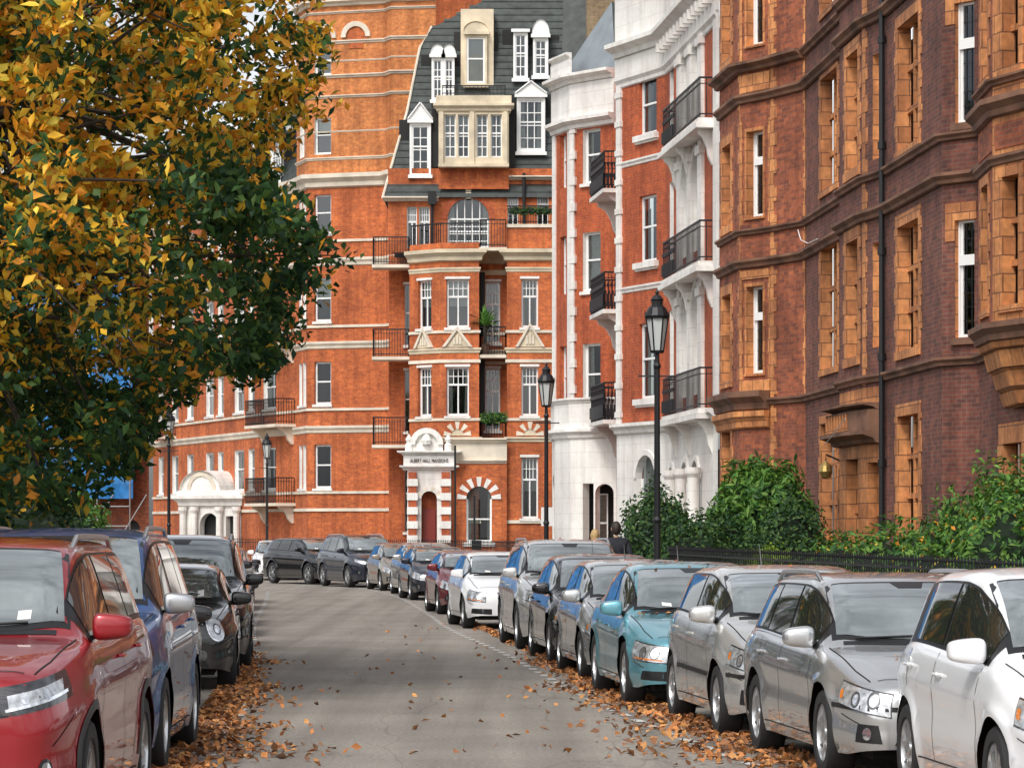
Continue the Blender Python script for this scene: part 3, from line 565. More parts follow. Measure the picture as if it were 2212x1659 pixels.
# ------------------------------------------------------------------ left orange block
def building_L():
    g=Geo(); root=empty('turreted_mansion_block'); B='brick_orange'
    P=[(-16.9,152.6),(-10.53,135),(-8.72,131.2),(-8.15,129.3),(-6.9,128.8),(-5.0,128.2),(-4.75,127.6),(-3.0,127.4)]
    lv=[(3.46,5.2),(6.8,8.5),(10.1,11.84),(13.6,15.15)]
    fr={0:[(.06,.11),(.2,.26),(.35,.41),(.53,.6),(.64,.69),(.79,.87),(.91,.96)],1:[(.12,.45)],2:[(.25,.5),(.6,.85)],3:[(.22,.76)]}
    for i in range(len(P)-1):
        W=Wl(P[i],P[i+1]); ops=[(W.L*a,W.L*b,c,d,'sash') for a,b in fr.get(i,[]) for c,d in lv]
        wall(g,B,W,0,15.5,ops,sur='stucco_white' if i!=3 else None,sill='stucco_white',dep=.14)
    for z,h,p in ((2.55,.12,.05),(3.25,.1,.06),(5.65,.3,.12),(6.55,.1,.06),(9.0,.3,.12),(9.85,.1,.05),(12.3,.32,.12),(13.25,.1,.05)):
        band(g,'stone_pale',P,z,z+h,p,CORN if h>.2 else None,base=.004)
    band(g,'stone_pale',P,15.4,15.95,.3,CORN)
    g.face(B,[(-16.9,152.6,0),(-16.9,170,0),(-16.9,170,15.5),(-16.9,152.6,15.5)])
    for i in (0,1):
        a,b=P[i],P[i+1]; W=Wl(a,b)
        g.face('slate',[W.P(0,15.9,0),W.P(W.L,15.9,0),W.P(W.L,20,-2.5),W.P(0,20,-2.5)])
        for k in range(int(W.L/3)):
            u=1+k*3; wall(g,'paint_white',Wl(W.P(u,0,-.1)[:2],W.P(u+1.2,0,-.1)[:2]),16,18.2,[(.12,1.08,16.3,17.9,'grid')],dep=.06); wbox(g,'paint_white',W,u-.1,u+1.3,18.2,18.4,-2,.05)
    U=P[2:]
    for i in range(len(U)-1):
        W=Wl(U[i],U[i+1]); ops=[]
        if i==1: ops=[(W.L*.22,W.L*.76,16.75,18.2,'sash'),(W.L*.22,W.L*.76,19.9,21.0,'sash')]
        if i==0: ops=[(W.L*.3,W.L*.7,16.75,18.2,'sash')]
        wall(g,'brick_gold',W,15.9,25.5,ops,sur='stucco_white')
    W=Wl(P[3],P[4]); archring(g,['stone_pale'],W,W.L*.5,21.35,.42,.6,0,.1,12); g.face('brick_orange',arcpts(W,W.L*.5,21.35,.42,.03,12))
    W=Wl(P[4],P[5])
    archring(g,['stone_pale'],W,.75,21.35,.42,.62,0,.1,12); g.face('brick_orange',arcpts(W,.75,21.35,.42,.03,12)); wbox(g,'brick_orange',W,.45,1.05,20.9,21.35,0,.04)
    for z,h,p in ((16.5,.12,.08),(17.6,.06,.03),(18.95,.12,.1),(19.75,.14,.12),(20.4,.06,.03),(21.1,.14,.1),(22.3,.1,.08),(22.6,.25,.25)): band(g,'stone_pale',U,z,z+h,p,CORN,base=.004)
    W=Wl(P[1],P[2])
    for z in (2.9,6.1,9.4): balcony(g,W,.6,W.L-.1,z,.9,1.0,'stone_pale',st=.1); bracket(g,'stone_pale',W,.9,z-.12,.7,.7); bracket(g,'stone_pale',W,W.L-.4,z-.12,.7,.7)
    W=Wl(P[0],P[1])
    for z in (6.1,9.4): balcony(g,W,2,4.5,z,.9,1.0,'stone_pale')
    Wh='stucco_white'; pw=Wl((-14.2,139.5),(-11.5,137.6)); L=pw.L
    wall(g,Wh,pw,0,3.2,[(L*.3,L*.62,.1,2.0,'open',True),(L*.74,L*.94,.2,2.4,'door')],dep=.3); g.face('dark_room',[pw.P(0,0,-.5),pw.P(L,0,-.5),pw.P(L,3.1,-.5),pw.P(0,3.1,-.5)])
    for f in (.06,.26,.68,.97): lathe(g,Wh,pw.P(L*f,0,.2)[:2],[(.2,0),(.2,.5),(.14,.6),(.13,2.5),(.2,2.65),(.2,2.8)],10)
    band(g,Wh,[pw.P(0,0,-1.5)[:2],pw.P(0,0,0)[:2],pw.P(L,0,0)[:2],pw.P(L,0,-1.5)[:2]],2.8,3.3,.35,CORN)
    wbox(g,Wh,pw,-.1,L+.1,3.3,3.5,-1.5,.2); 
    n=14; A=[(L*.36+1.15*math.cos(math.pi*k/n),3.5+.85*math.sin(math.pi*k/n)) for k in range(n+1)]
    g.face(Wh,[pw.P(a,b,.1) for a,b in A])
    for k in range(n): g.face(Wh,[pw.P(*A[k],.25),pw.P(*A[k+1],.25),pw.P(*A[k+1],-1.5),pw.P(*A[k],-1.5)])
    archring(g,['stone_pale'],pw,L*.36,3.5,.62,.8,.1,.16,12)
    g.finish(root)
    g=Geo(); root=empty('brick_party_wall'); W=Wl((-4.2,132),(4,132)); wall(g,'brick_orange',W,8,26); g.face('slate',[W.P(0,26,0),W.P(W.L,26,0),W.P(W.L,26,-4),W.P(0,26,-4)])
    g.box('brick_red',2.2,4.6,108,109.5,10,25)
    g.finish(root)
building_L()

def scaffold():
    g=Geo(); root=empty('scaffolded_building')
    W=Wl((-31,172),(-18.6,166)); wall(g,'brick_redbrown',W,0,20,[(W.L*.9,W.L*.96,.3,1.9,'door',True),(W.L*.7,W.L*.76,.3,1.9,'door',True),(W.L*.4,W.L*.46,.3,1.9,'door',True)])
    W2=Wl(W.P(0,0,1.5)[:2],W.P(W.L,0,1.5)[:2])
    nx=24;nz=20
    def q(i,j): 
        u=W2.L*i/nx; return W2.P(u,3.4+15*j/nz,.12*math.sin(i*1.7+j*.6)+.08*math.sin(j*1.3))
    for i in range(nx):
        for j in range(nz): g.face('blue_sheet',[q(i,j),q(i+1,j),q(i+1,j+1),q(i,j+1)])
    for k in range(8):
        u=W2.L*k/7; tube(g,'scaffold_steel',[W2.P(u,0,.3),W2.P(u,18.5,.3)],.04,6)
    for z in (2.0,3,6,9,12,15,18): tube(g,'scaffold_steel',[W2.P(0,z,.35),W2.P(W2.L,z,.35)],.04,6)
    for k in range(3): tube(g,'scaffold_steel',[W2.P(W2.L-5+k*2,0,1.2),W2.P(W2.L-3+k*2,3.6,.3)],.04,6)
    g.finish(root)
scaffold()

# ------------------------------------------------------------------ ground, road, pavements
def pchip(X,Y):
    X=np.array(X,float);Y=np.array(Y,float);h=np.diff(X);dl=np.diff(Y)/h;m=np.zeros(len(X));m[0]=dl[0];m[-1]=dl[-1]
    for i in range(1,len(X)-1):
        if dl[i-1]*dl[i]>0: m[i]=2*dl[i-1]*dl[i]/(dl[i-1]+dl[i])
    def f(x):
        x=np.clip(x,X[0],X[-1]); i=np.clip(np.searchsorted(X,x)-1,0,len(X)-2); t=(x-X[i])/h[i]
        return (2*t**3-3*t**2+1)*Y[i]+(t**3-2*t**2+t)*h[i]*m[i]+(-2*t**3+3*t**2)*Y[i+1]+(t**3-t**2)*h[i]*m[i+1]
    return f
XR=pchip([-5,10,20,24,33,47.5,59,70,86,97,103,109,118],[4.9,3.6,2.85,2.2,1.2,.1,-.9,-1.6,-2.75,-4.0,-5.0,-6.6,-9.6])   # offside edge of the right-hand row
XL=pchip([-5,17,27,37,61,81,95],[-2.2,-2.4,-2.7,-3.2,-5.1,-6.4,-7.4])
rk=[(float(XR(y))+1.95,y) for y in np.linspace(-5,104,60)]+[(-3.6,108),(-5.3,113),(-7.8,119),(-11,127),(-15,136),(-22,152),(-34,175)]
lk=[(float(XL(y))-1.95,y) for y in np.linspace(-5,88,50)]+[(-10.4,96),(-13,106),(-18,120),(-26,135),(-44,165)]
def strip(name,mt,A,B,z):
    g=Geo()
    def rs(P):
        P=np.array(P,float); d=np.r_[0,np.cumsum(np.hypot(*np.diff(P,axis=0).T))]; t=np.linspace(0,d[-1],160); return np.c_[np.interp(t,d,P[:,0]),np.interp(t,d,P[:,1])]
    A,B=rs(A),rs(B)
    for i in range(159): g.face(mt,[(*A[i],z),(*A[i+1],z),(*B[i+1],z),(*B[i],z)])
    g.finish(None,single=name)
def roadmat():
    m,nt,b=newmat('asphalt'); N=nt.nodes; Lk=nt.links
    tc=N.new('ShaderNodeTexCoord')
    def noise(s,d=4,ve=None,r=.5):
        n=N.new('ShaderNodeTexNoise'); n.inputs['Scale'].default_value=s; n.inputs['Detail'].default_value=d; n.inputs['Roughness'].default_value=r
        Lk.new(ve or tc.outputs['Object'],n.inputs['Vector']); return n.outputs['Fac']
    def ramp(f,a,b_,c0,c1):
        r=N.new('ShaderNodeValToRGB'); r.color_ramp.elements[0].position=a; r.color_ramp.elements[1].position=b_
        r.color_ramp.elements[0].color=(*c0,1); r.color_ramp.elements[1].color=(*c1,1); Lk.new(f,r.inputs['Fac']); return r.outputs['Color']
    def mul(a,b_,f=1):
        x=N.new('ShaderNodeMixRGB'); x.blend_type='MULTIPLY'; x.inputs[0].default_value=f; Lk.new(a,x.inputs[1]); Lk.new(b_,x.inputs[2]); return x.outputs[0]
    base=ramp(noise(.6,8,r=.6),.35,.68,(.235,.215,.19),(.31,.285,.25))
    mp=N.new('ShaderNodeMapping'); mp.inputs['Scale'].default_value=(2.2,.06,1); mp.inputs['Rotation'].default_value=(0,0,-.09); Lk.new(tc.outputs['Object'],mp.inputs['Vector'])
    base=mul(base,ramp(noise(1,4,mp.outputs['Vector']),.35,.6,(.80,.79,.78),(1.08,1.08,1.08)))
    base=mul(base,ramp(noise(28,5,r=.7),.32,.68,(.55,.54,.53),(1.35,1.33,1.3)))
    v=N.new('ShaderNodeTexVoronoi'); v.inputs['Scale'].default_value=55; Lk.new(tc.outputs['Object'],v.inputs['Vector'])
    base=mul(base,ramp(v.outputs['Distance'],.0,.25,(1.5,1.48,1.4),(.95,.95,.95)),.7)
    mp2=N.new('ShaderNodeMapping'); mp2.inputs['Scale'].default_value=(1,.22,1); Lk.new(tc.outputs['Object'],mp2.inputs['Vector'])
    nz=N.new('ShaderNodeTexNoise'); nz.inputs['Scale'].default_value=1.2; Lk.new(mp2.outputs['Vector'],nz.inputs['Vector'])
    ad=N.new('ShaderNodeVectorMath'); ad.operation='ADD'; Lk.new(mp2.outputs['Vector'],ad.inputs[0]); Lk.new(nz.outputs['Color'],ad.inputs[1])
    v2=N.new('ShaderNodeTexVoronoi'); v2.feature='DISTANCE_TO_EDGE'; v2.inputs['Scale'].default_value=.55; Lk.new(ad.outputs[0],v2.inputs['Vector'])
    base=mul(base,ramp(v2.outputs['Distance'],.0,.008,(.62,.60,.58),(1,1,1)),.7)
    Lk.new(base,b.inputs['Base Color']); b.inputs['Roughness'].default_value=.8
    bp=N.new('ShaderNodeBump'); bp.inputs['Strength'].default_value=.5; bp.inputs['Distance'].default_value=.01; Lk.new(noise(60,3),bp.inputs['Height']); Lk.new(bp.outputs['Normal'],b.inputs['Normal'])
    MATS['asphalt']=m
roadmat()
mat('paving',(.27,.255,.23),.8,var=.25,scale=1.5,bump=.2); mat('kerb',(.33,.31,.29),.8,var=.25,scale=5); mat('soil',(.05,.045,.03),.95,var=.5,scale=2,bump=.5)
mat('line_white',(.58,.57,.54),.7,var=.4,scale=20)
gg=Geo(); gg.face('soil',[(-900,-200,-.02),(900,-200,-.02),(900,1500,-.02),(-900,1500,-.02)]); gg.finish(None,single='ground')
strip('road','asphalt',[(x-.3,y) for x,y in lk],[(x+.3,y) for x,y in rk],0)
def pavement(name,K,side,w):
    g=Geo(); n=len(K)
    def off(o):
        out=[]
        for i in range(n):
            a=K[max(i-1,0)]; b=K[min(i+1,n-1)]; dx,dy=b[0]-a[0],b[1]-a[1]; l=math.hypot(dx,dy); out.append((K[i][0]+dy/l*o*side,K[i][1]-dx/l*o*side))
        return out
    A,B,C=K,off(.15),off(w)
    for i in range(n-1):
        g.face('kerb',[(*A[i],-.01),(*A[i+1],-.01),(*A[i+1],.12),(*A[i],.12)])
        g.face('kerb',[(*A[i],.12),(*A[i+1],.12),(*B[i+1],.12),(*B[i],.12)])
        g.face('paving',[(*B[i],.124),(*B[i+1],.124),(*C[i+1],.124),(*C[i],.124)])
    r=empty(name); g.finish(r); return C
railR=pavement('pavement',rk,1,2.3); railL=pavement('pavement',lk,-1,2.2)
g=Geo()
for f,s in ((XR,-1),(XL,1)):
    y=18.
    while y<100:
        x=float(f(y))+s*.24; x2=float(f(y+.45))+s*.24
        g.face('line_white',[(x-.05,y,.006),(x+.05,y,.006),(x2+.05,y+.42,.006),(x2-.05,y+.42,.006)]); y+=.95
g.finish(None,single='bay_marking')

# ------------------------------------------------------------------ foliage
def leafmesh(name,c,L,Wd,cols,mt,parent=None,flat=0.,nrm=None):
    N=len(c)
    if N==0: return None
    n=RS.normal(size=(N,3)) 
    if nrm is not None: n=n*.7+nrm*1.2
    if flat: n=n*np.array([flat,flat,1]); 
    n[:,2]=np.abs(n[:,2])+.15; n/=np.linalg.norm(n,axis=1)[:,None]
    t=RS.normal(size=(N,3)); 
    if not flat: t[:,2]-=.6
    t-=n*(t*n).sum(1)[:,None]; t/=np.linalg.norm(t,axis=1)[:,None]; b=np.cross(n,t)
    L=np.broadcast_to(L,(N,))[:,None]*(.6+.8*RS.rand(N,1)); Wd=np.broadcast_to(Wd,(N,))[:,None]*(.75+.5*RS.rand(N,1))
    V=np.stack([c-t*L*.5, c+b*Wd*.5-t*L*.05+n*Wd*.18, c+t*L*.5-n*L*.08, c-b*Wd*.5-t*L*.05+n*Wd*.18],1).reshape(-1,3)
    i=np.arange(N)[:,None]*4
    F=np.concatenate([i+np.array([[0,1,2]]),i+np.array([[0,2,3]])],1).reshape(-1,3)
    me=bpy.data.meshes.new(name); me.vertices.add(len(V)); me.vertices.foreach_set('co',V.astype(np.float32).ravel())
    me.loops.add(F.size); me.loops.foreach_set('vertex_index',F.ravel().astype(np.int32)); me.polygons.add(len(F))
    me.polygons.foreach_set('loop_start',(np.arange(len(F))*3).astype(np.int32)); me.polygons.foreach_set('loop_total',np.full(len(F),3,dtype=np.int32))
    me.update(); a=me.color_attributes.new('Col','FLOAT_COLOR','POINT'); cc=np.repeat(np.c_[cols,np.ones(N)],4,axis=0)
    a.data.foreach_set('color',cc.astype(np.float32).ravel()); me.materials.append(MATS[mt]); return link(name,me,parent)
PAL_G=np.array([(.03,.085,.025),(.05,.12,.028),(.02,.06,.025),(.08,.15,.03)])
PAL_Y=np.array([(.82,.48,.03),(.88,.60,.07),(.70,.28,.03),(.52,.40,.04),(.84,.38,.03)])
PAL_D=np.array([(.36,.15,.05),(.28,.12,.05),(.20,.09,.04),(.48,.23,.08),(.14,.07,.04),(.42,.16,.05)])
def pick(p,n): return p[RS.randint(len(p),size=n)]*(.75+.5*RS.rand(n,1))
def tree():
    root=empty('autumn_tree'); zb=[1.7,1.9,2.3,2.55,3.3,3.57,3.72,4.1,4.5,4.75,5.1,5.4,5.9,6.15,6.9,7.7,9.5,10.5]
    xb=[-5.6,-5.2,-4.7,-4.25,-3.95,-3.3,-2.55,-2.6,-2.5,-2.05,-2.05,-2.7,-2.8,-2.6,-2.2,-2.35,-3.2,-5.5]
    cen=[]
    while len(cen)<860:
        z=1.8+8.6*rnd(); y=30+13*rnd(); x=-9.5+7.6*rnd(); lim=np.interp(z,zb,xb)-((y-36.5)/6.5)**2*1.6-.28
        if x<lim and (x>-7.6 or rnd()<.25): cen.append((x,y,z,0))
    for k in range(230):
        z=2+8*rnd(); y=36.5+RS.normal()*2; cen.append((np.interp(z,zb,xb)-((y-36.5)/6.5)**2*1.6-.2+RS.normal()*.15,y,z,1))
    C=[];K=[];SZ=[]
    for x,y,z,edge in cen:
        n=38 if edge else 88; r=(.16+.24*rnd()) if edge else (.24+.28*rnd()); d=RS.normal(size=(n,3)); d/=np.linalg.norm(d,axis=1)[:,None]; d*=r*(RS.rand(n,1)**.45); d[:,2]*=.75
        C.append(np.array([x,y,z])+d)
        nz=math.sin(x*2.1+1)*math.sin(z*1.9+y*.6)
        p=.14
        if x<-2.9 and z>3.6: p=.60+.38*nz
        if z>6.2: p=.66+.3*nz
        if z<3.6: p=.10+.28*max(0,nz)
        if x>-3.4 and z<5.8: p=.06
        if y>38.5: p*=.6
        isy=RS.rand(n)<np.clip(p,0,.95)
        K.append(np.where(isy[:,None],pick(PAL_Y,n),pick(PAL_G,n)))
        SZ.append(np.full(n,.155 if y<36 else .135))
    SZ=np.concatenate(SZ)
    leafmesh('foliage',np.concatenate(C),SZ,SZ*.52,np.concatenate(K),'foliage',root)
    g=Geo(); t=Vector((-8.1,37,0)); fk=Vector((-7.9,37,3.2))
    tube(g,'bark',[t,(-8.0,37,1.2),fk,(-7.7,36.8,5.5),(-7.3,36.6,8.5)],[.42,.33,.28,.18,.06],12)
    for c in cen[::6]:
        c=Vector(c[:3]); st=fk.lerp(Vector((-7.4,36.7,7.5)),rnd()); mid=st.lerp(c,.5)+Vector((0,0,.5+.3*rnd()))
        tube(g,'bark',[st,st.lerp(mid,.5)+Vector((0,0,.15)),mid,mid.lerp(c,.5)+Vector((0,0,.08)),c],[.075,.055,.035,.02,.008],5)
    g.finish(root)
tree()
def bush(name,blobs,n,L=.09,Wd=.05,pal=None,ypal=None,yp=.0):
    root=empty(name); C=[];K=[];NN=[]; pal=PAL_G if pal is None else pal
    vol=sum(b[3]*b[4]*b[5] for b in blobs)
    g=Geo()
    for (x,y,z,rx,ry,rz) in blobs:
        k=max(40,int(n*rx*ry*rz/vol)); d=RS.normal(size=(k,3)); d/=np.linalg.norm(d,axis=1)[:,None]
        lump=1+.13*np.sin(d[:,0]*7+x*5)*np.sin(d[:,2]*6+y*3)+.1*np.sin(d[:,1]*9+z)
        p=np.array([x,y,z])+d*np.array([rx,ry,rz])*(lump*(.78+.26*RS.rand(k)))[:,None]; p[:,2]=np.maximum(p[:,2],.05)
        C.append(p);NN.append(d); q=pick(pal,k)
        if ypal is not None: q=np.where((RS.rand(k)<yp)[:,None],pick(ypal,k),q)
        K.append(q)
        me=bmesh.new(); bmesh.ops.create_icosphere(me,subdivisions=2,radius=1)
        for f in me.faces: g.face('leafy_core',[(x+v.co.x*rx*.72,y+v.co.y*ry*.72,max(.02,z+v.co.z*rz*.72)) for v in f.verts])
        me.free()
    leafmesh('leaves',np.concatenate(C),L,Wd,np.concatenate(K),'foliage',root,nrm=np.concatenate(NN)); g.finish(root,single='woody_core')
PB=np.array([(.06,.17,.03),(.11,.24,.035),(.035,.10,.025),(.16,.29,.05)])
bush('clipped_hedge',[(2.95,65.5,1.3,.85,1.0,1.35),(3.6,64,1.05,.8,1.0,1.0),(4.2,65,1.15,.8,1.0,1.05)],14000,.10,.06)
bush('laurel_shrub',[(4.75,66,1.9,.6,.9,1.25),(5.3,65,1.8,.7,.9,1.35),(5.05,66.5,2.4,.5,.6,.85),(4.4,65.5,1.6,.5,.6,.9)],6500,.24,.07,PB)
bush('clipped_hedge',[(5.5,63.5,1.2,.8,1.0,1.25),(4.9,63.5,.9,.7,.9,1.0)],9000,.10,.055,PAL_G)
bush('garden_shrub',[(7.35,47,1.45,.9,1.2,1.4),(6.9,48,1.25,.7,1,1.15),(6.3,49,.95,.7,1,1.1),(5.7,50,.9,.7,1,1.0),(6.9,45,1.2,.8,1,1.2),(7.9,44.5,1.65,.7,1,1.35),(6.8,50.5,1.5,.3,.4,1.0),(5.2,51.5,.85,.6,1,.95),(6.1,47.5,.8,.7,1,.9)],19000,.12,.055,PB,ypal=PAL_Y,yp=.03)
bush('clipped_hedge',[(4.3,52+1.2*k,.9,.35,.8,.62) for k in range(4)],3600,.06,.035,np.array([(.25,.38,.03),(.18,.31,.03)]))
hb=[]
for k in range(34):
    y=40+k*2.6; x=float(XL(min(y,90)))-4.8-rnd()*2-(max(0,y-88)*.34); hb.append((x,y,1.0+.3*rnd(),1.2,1.9,1.2+.4*rnd()))
bush('garden_hedge',hb,30000,.18,.09,np.array([(.02,.05,.02),(.03,.07,.02),(.015,.035,.015)]),ypal=PAL_Y,yp=.03)
bush('garden_shrub',[(-13.0,96,1.4,1.2,1.2,1.5),(-14.6,100,1.6,1.5,1.5,1.7)],7000,.17,.09,PB)
def tree2(x0,y0,zc,r,nc,yp,seed):
    rs=np.random.RandomState(seed); root=empty('garden_tree'); C=[];K=[];cen=[]
    for k in range(nc):
        d=rs.normal(size=3); d/=np.linalg.norm(d); c=np.array([x0,y0,zc])+d*np.array(r)*rs.rand()**.4; cen.append(c); n=90
        e=rs.normal(size=(n,3)); e/=np.linalg.norm(e,axis=1)[:,None]; C.append(c+e*.6*rs.rand(n,1)**.5)
        K.append(np.where((rs.rand(n)<yp)[:,None],pick(PAL_Y,n),pick(PAL_G,n)*.8))
    leafmesh('foliage',np.concatenate(C),.24,.13,np.concatenate(K),'foliage',root); g=Geo()
    tube(g,'bark',[(x0,y0,0),(x0,y0,zc*.5),(x0,y0,zc+r[2]*.6)],[.4,.3,.08],10)
    for c in cen[::6]: tube(g,'bark',[(x0,y0,zc*.6),Vector((x0,y0,zc)).lerp(Vector(c),.5),c],[.12,.07,.02],5)
    g.finish(root)
tree2(-11.3,56,4.8,(3.6,4,3.6),240,.12,3); tree2(-16.2,78,6,(4.3,5,4.6),240,.1,4); tree2(-13.5,60,9.5,(4.5,4,3),140,.2,5)
def spiky():
    root=empty('potted_palm'); g=Geo(); lathe(g,'terracotta_dark',(-1.0,120.35),[(.12,8.3),(.17,8.65),(.19,8.7)],10); mat('palm_leaf',(.10,.25,.04),.5)
    for k in range(60):
        a=rnd()*6.28; l=.6+.45*rnd(); e=.2+rnd()*1.2; d=Vector((math.cos(a)*math.cos(e),math.sin(a)*math.cos(e),math.sin(e))); o=Vector((-1.0,120.0,9.35)); m_=o+d*l*.6; t_=o+d*l-Vector((0,0,.18)); s=Vector((-d.y,d.x,0)).normalized()*.04
        g.face('palm_leaf',[o-s*.5,o+s*.5,m_+s,m_-s]); g.face('palm_leaf',[m_-s,m_+s,t_])
    tube(g,'bark',[(-1,120.35,8.6),(-1,120.0,9.35)],.05); g.finish(root)
spiky()
bush('balcony_plant',[(-1.0+.22*k,120.0,5.95,.2,.18,.2) for k in range(4)],700,.1,.05,PB); bush('balcony_plant',[(.1+.3*k,119.95,13.6,.25,.15,.16) for k in range(5)],500,.1,.05,PAL_G)

# ------------------------------------------------------------------ leaf litter
def litter():
    N=12000
    y=17+ (RS.rand(N)**1.3)*50; left=RS.rand(N)<.50
    d=np.abs(RS.normal(size=N))*.33
    clump=.6+.7*np.abs(np.sin(y*.9)*np.sin(y*.37+1))
    x=np.where(left,XL(y)-.15+d*clump*np.clip(1.4-(y-24)*.035,.25,1.4), XR(y)+.40-d*clump*np.clip(2.0-(y-22)*.06,.2,2.0))
    C=np.c_[x,y,.012+.035*RS.rand(N)]
    M=150; C2=np.c_[XL(np.full(M,30.))+.6+RS.rand(M)*4,19+RS.rand(M)**.8*45,np.full(M,.012)]
    C=np.r_[C,C2]
    leafmesh('fallen_leaves',C,.082,.056,pick(PAL_D,len(C))*1.2,'dead_leaves',flat=.45)
litter()

# ------------------------------------------------------------------ cars
mat('tyre',(.018,.018,.019),.8); mat('alloy',(.55,.56,.57),.28,metal=.85); mat('alloy_dark',(.12,.12,.125),.35,metal=.8); mat('black_trim',(.012,.012,.013),.35); mat('chrome',(.75,.76,.78),.12,metal=1.)
mat('under',(.006,.006,.006),.9); mat('plate_white',(.75,.75,.72),.5); mat('lamp_reflector',(.62,.64,.66),.22,metal=.6,coat=1,var=.5,scale=22); mat('lamp_core',(.85,.87,.9),.08,metal=.9,coat=1); mat('lamp_black',(.03,.03,.035),.1,coat=1)
mat('amber',(.70,.20,.02),.2,coat=1); mat('tail_red',(.35,.01,.01),.15,coat=1); mat('shut_line',(.01,.01,.01),.9); mat('paper',(.75,.75,.72),.8); mat('plate_blue',(.02,.05,.3),.5)
mat('windscreen',(.40,.44,.44),.03,metal=.74,coat=1,var=.45,scale=1.3); mat('side_glass',(.08,.085,.08),.03,metal=.65,coat=1)  # windscreen colour noise imitates soft tree reflections painted into the glass
def paint(name,c,metal=.45,r=.28):
    m,nt,b=newmat(name); N=nt.nodes
    b.inputs['Base Color'].default_value=(*c,1); b.inputs['Metallic'].default_value=metal; b.inputs['Roughness'].default_value=r; b.inputs['Coat Weight'].default_value=1; b.inputs['Coat Roughness'].default_value=.02
    tc=N.new('ShaderNodeTexCoord'); n=N.new('ShaderNodeTexNoise'); n.inputs['Scale'].default_value=2.2; n.inputs['Detail'].default_value=8
    nt.links.new(tc.outputs['Object'],n.inputs['Vector']); mr=N.new('ShaderNodeMapRange'); mr.inputs[3].default_value=r*.8; mr.inputs[4].default_value=r*1.35
    nt.links.new(n.outputs['Fac'],mr.inputs[0]); nt.links.new(mr.outputs[0],b.inputs['Roughness'])
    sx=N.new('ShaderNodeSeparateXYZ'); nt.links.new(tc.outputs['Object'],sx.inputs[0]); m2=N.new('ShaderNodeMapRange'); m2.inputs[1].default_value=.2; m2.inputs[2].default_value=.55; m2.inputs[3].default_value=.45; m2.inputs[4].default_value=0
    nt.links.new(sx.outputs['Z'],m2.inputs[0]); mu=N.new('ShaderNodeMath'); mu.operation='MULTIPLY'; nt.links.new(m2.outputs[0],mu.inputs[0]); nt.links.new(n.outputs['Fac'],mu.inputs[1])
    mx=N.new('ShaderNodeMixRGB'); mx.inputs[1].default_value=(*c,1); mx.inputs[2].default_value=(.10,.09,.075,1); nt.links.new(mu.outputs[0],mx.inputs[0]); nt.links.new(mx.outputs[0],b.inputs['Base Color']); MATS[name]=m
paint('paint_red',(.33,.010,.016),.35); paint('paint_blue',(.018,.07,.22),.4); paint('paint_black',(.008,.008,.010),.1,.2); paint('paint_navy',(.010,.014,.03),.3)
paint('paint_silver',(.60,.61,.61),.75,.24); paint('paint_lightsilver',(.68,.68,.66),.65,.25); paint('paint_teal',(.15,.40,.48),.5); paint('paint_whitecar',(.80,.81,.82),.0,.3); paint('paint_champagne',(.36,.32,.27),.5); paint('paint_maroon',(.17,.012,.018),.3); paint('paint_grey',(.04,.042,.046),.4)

def wheel_mesh(style,r,wd=.21):
    g=Geo(); c=(0,0); hw=wd/2
    prof=[(r*.66,-hw*.85),(r*.70,-hw),(r*.93,-hw),(r*.985,-hw*.8),(r,-hw*.5),(r,hw*.5),(r*.985,hw*.8),(r*.93,hw),(r*.70,hw),(r*.66,hw*.85)]
    lathe(g,'tyre',c,prof,36); rr=r*.67
    lathe(g,'alloy',c,[(rr,hw*.85),(rr*.95,hw*.9),(rr*.92,hw*.6),(rr*.88,-hw)],36)
    lathe(g,'under',c,[(rr*.95,hw*.05),(0,hw*.05)],24)
    lathe(g,'alloy_dark',c,[(rr*.55,hw*.12),(rr*.55,hw*.2),(0,hw*.2)],24)
    n={'five':5,'multi':10,'seven':7}[style]
    for k in range(n):
        a=2*math.pi*k/n
        for da in ((-.13,.13) if style=='five' else (0,)):
            w0,w1=(.030,.022) if style!='multi' else (.024,.016)
            a0=a+da*1.0; a1=a+da*.8
            def q(rad,ang,s,z): 
                return (rad*math.cos(ang)-s*math.sin(ang),rad*math.sin(ang)+s*math.cos(ang),z)
            A=[q(rr*.15,a0,-w0,hw*.72),q(rr*.95,a1,-w1,hw*.78),q(rr*.95,a1,w1,hw*.78),q(rr*.15,a0,w0,hw*.72)]
            Bk=[(p[0],p[1],p[2]-.035) for p in A]; g.face('alloy',A)
            for i in range(4): g.face('alloy',[A[i],Bk[i],Bk[(i+1)%4],A[(i+1)%4]])
    lathe(g,'alloy',c,[(rr*.24,hw*.6),(rr*.24,hw*.8),(rr*.15,hw*.88),(0,hw*.88)],16)
    ms=[]; V=[];F=[];MI=[]
    for mi,(m,(v,f,u)) in enumerate(g.b.items()):
        o=len(V); V+= [(p[2],p[0],p[1]) for p in v]; F+=[tuple(i+o for i in q) for q in f]; MI+=[mi]*len(f); ms.append(m)
    me=bpy.data.meshes.new('wheel'); me.from_pydata(V,[],F)
    for m in ms: me.materials.append(MATS[m])
    me.polygons.foreach_set('material_index',MI)
    bm=bmesh.new(); bm.from_mesh(me); bmesh.ops.remove_doubles(bm,verts=bm.verts,dist=.0005); bmesh.ops.recalc_face_normals(bm,faces=bm.faces); bm.to_mesh(me); bm.free()
    me.polygons.foreach_set('use_smooth',[True]*len(me.polygons)); me.set_sharp_from_angle(angle=math.radians(35))
    return me
WM={}
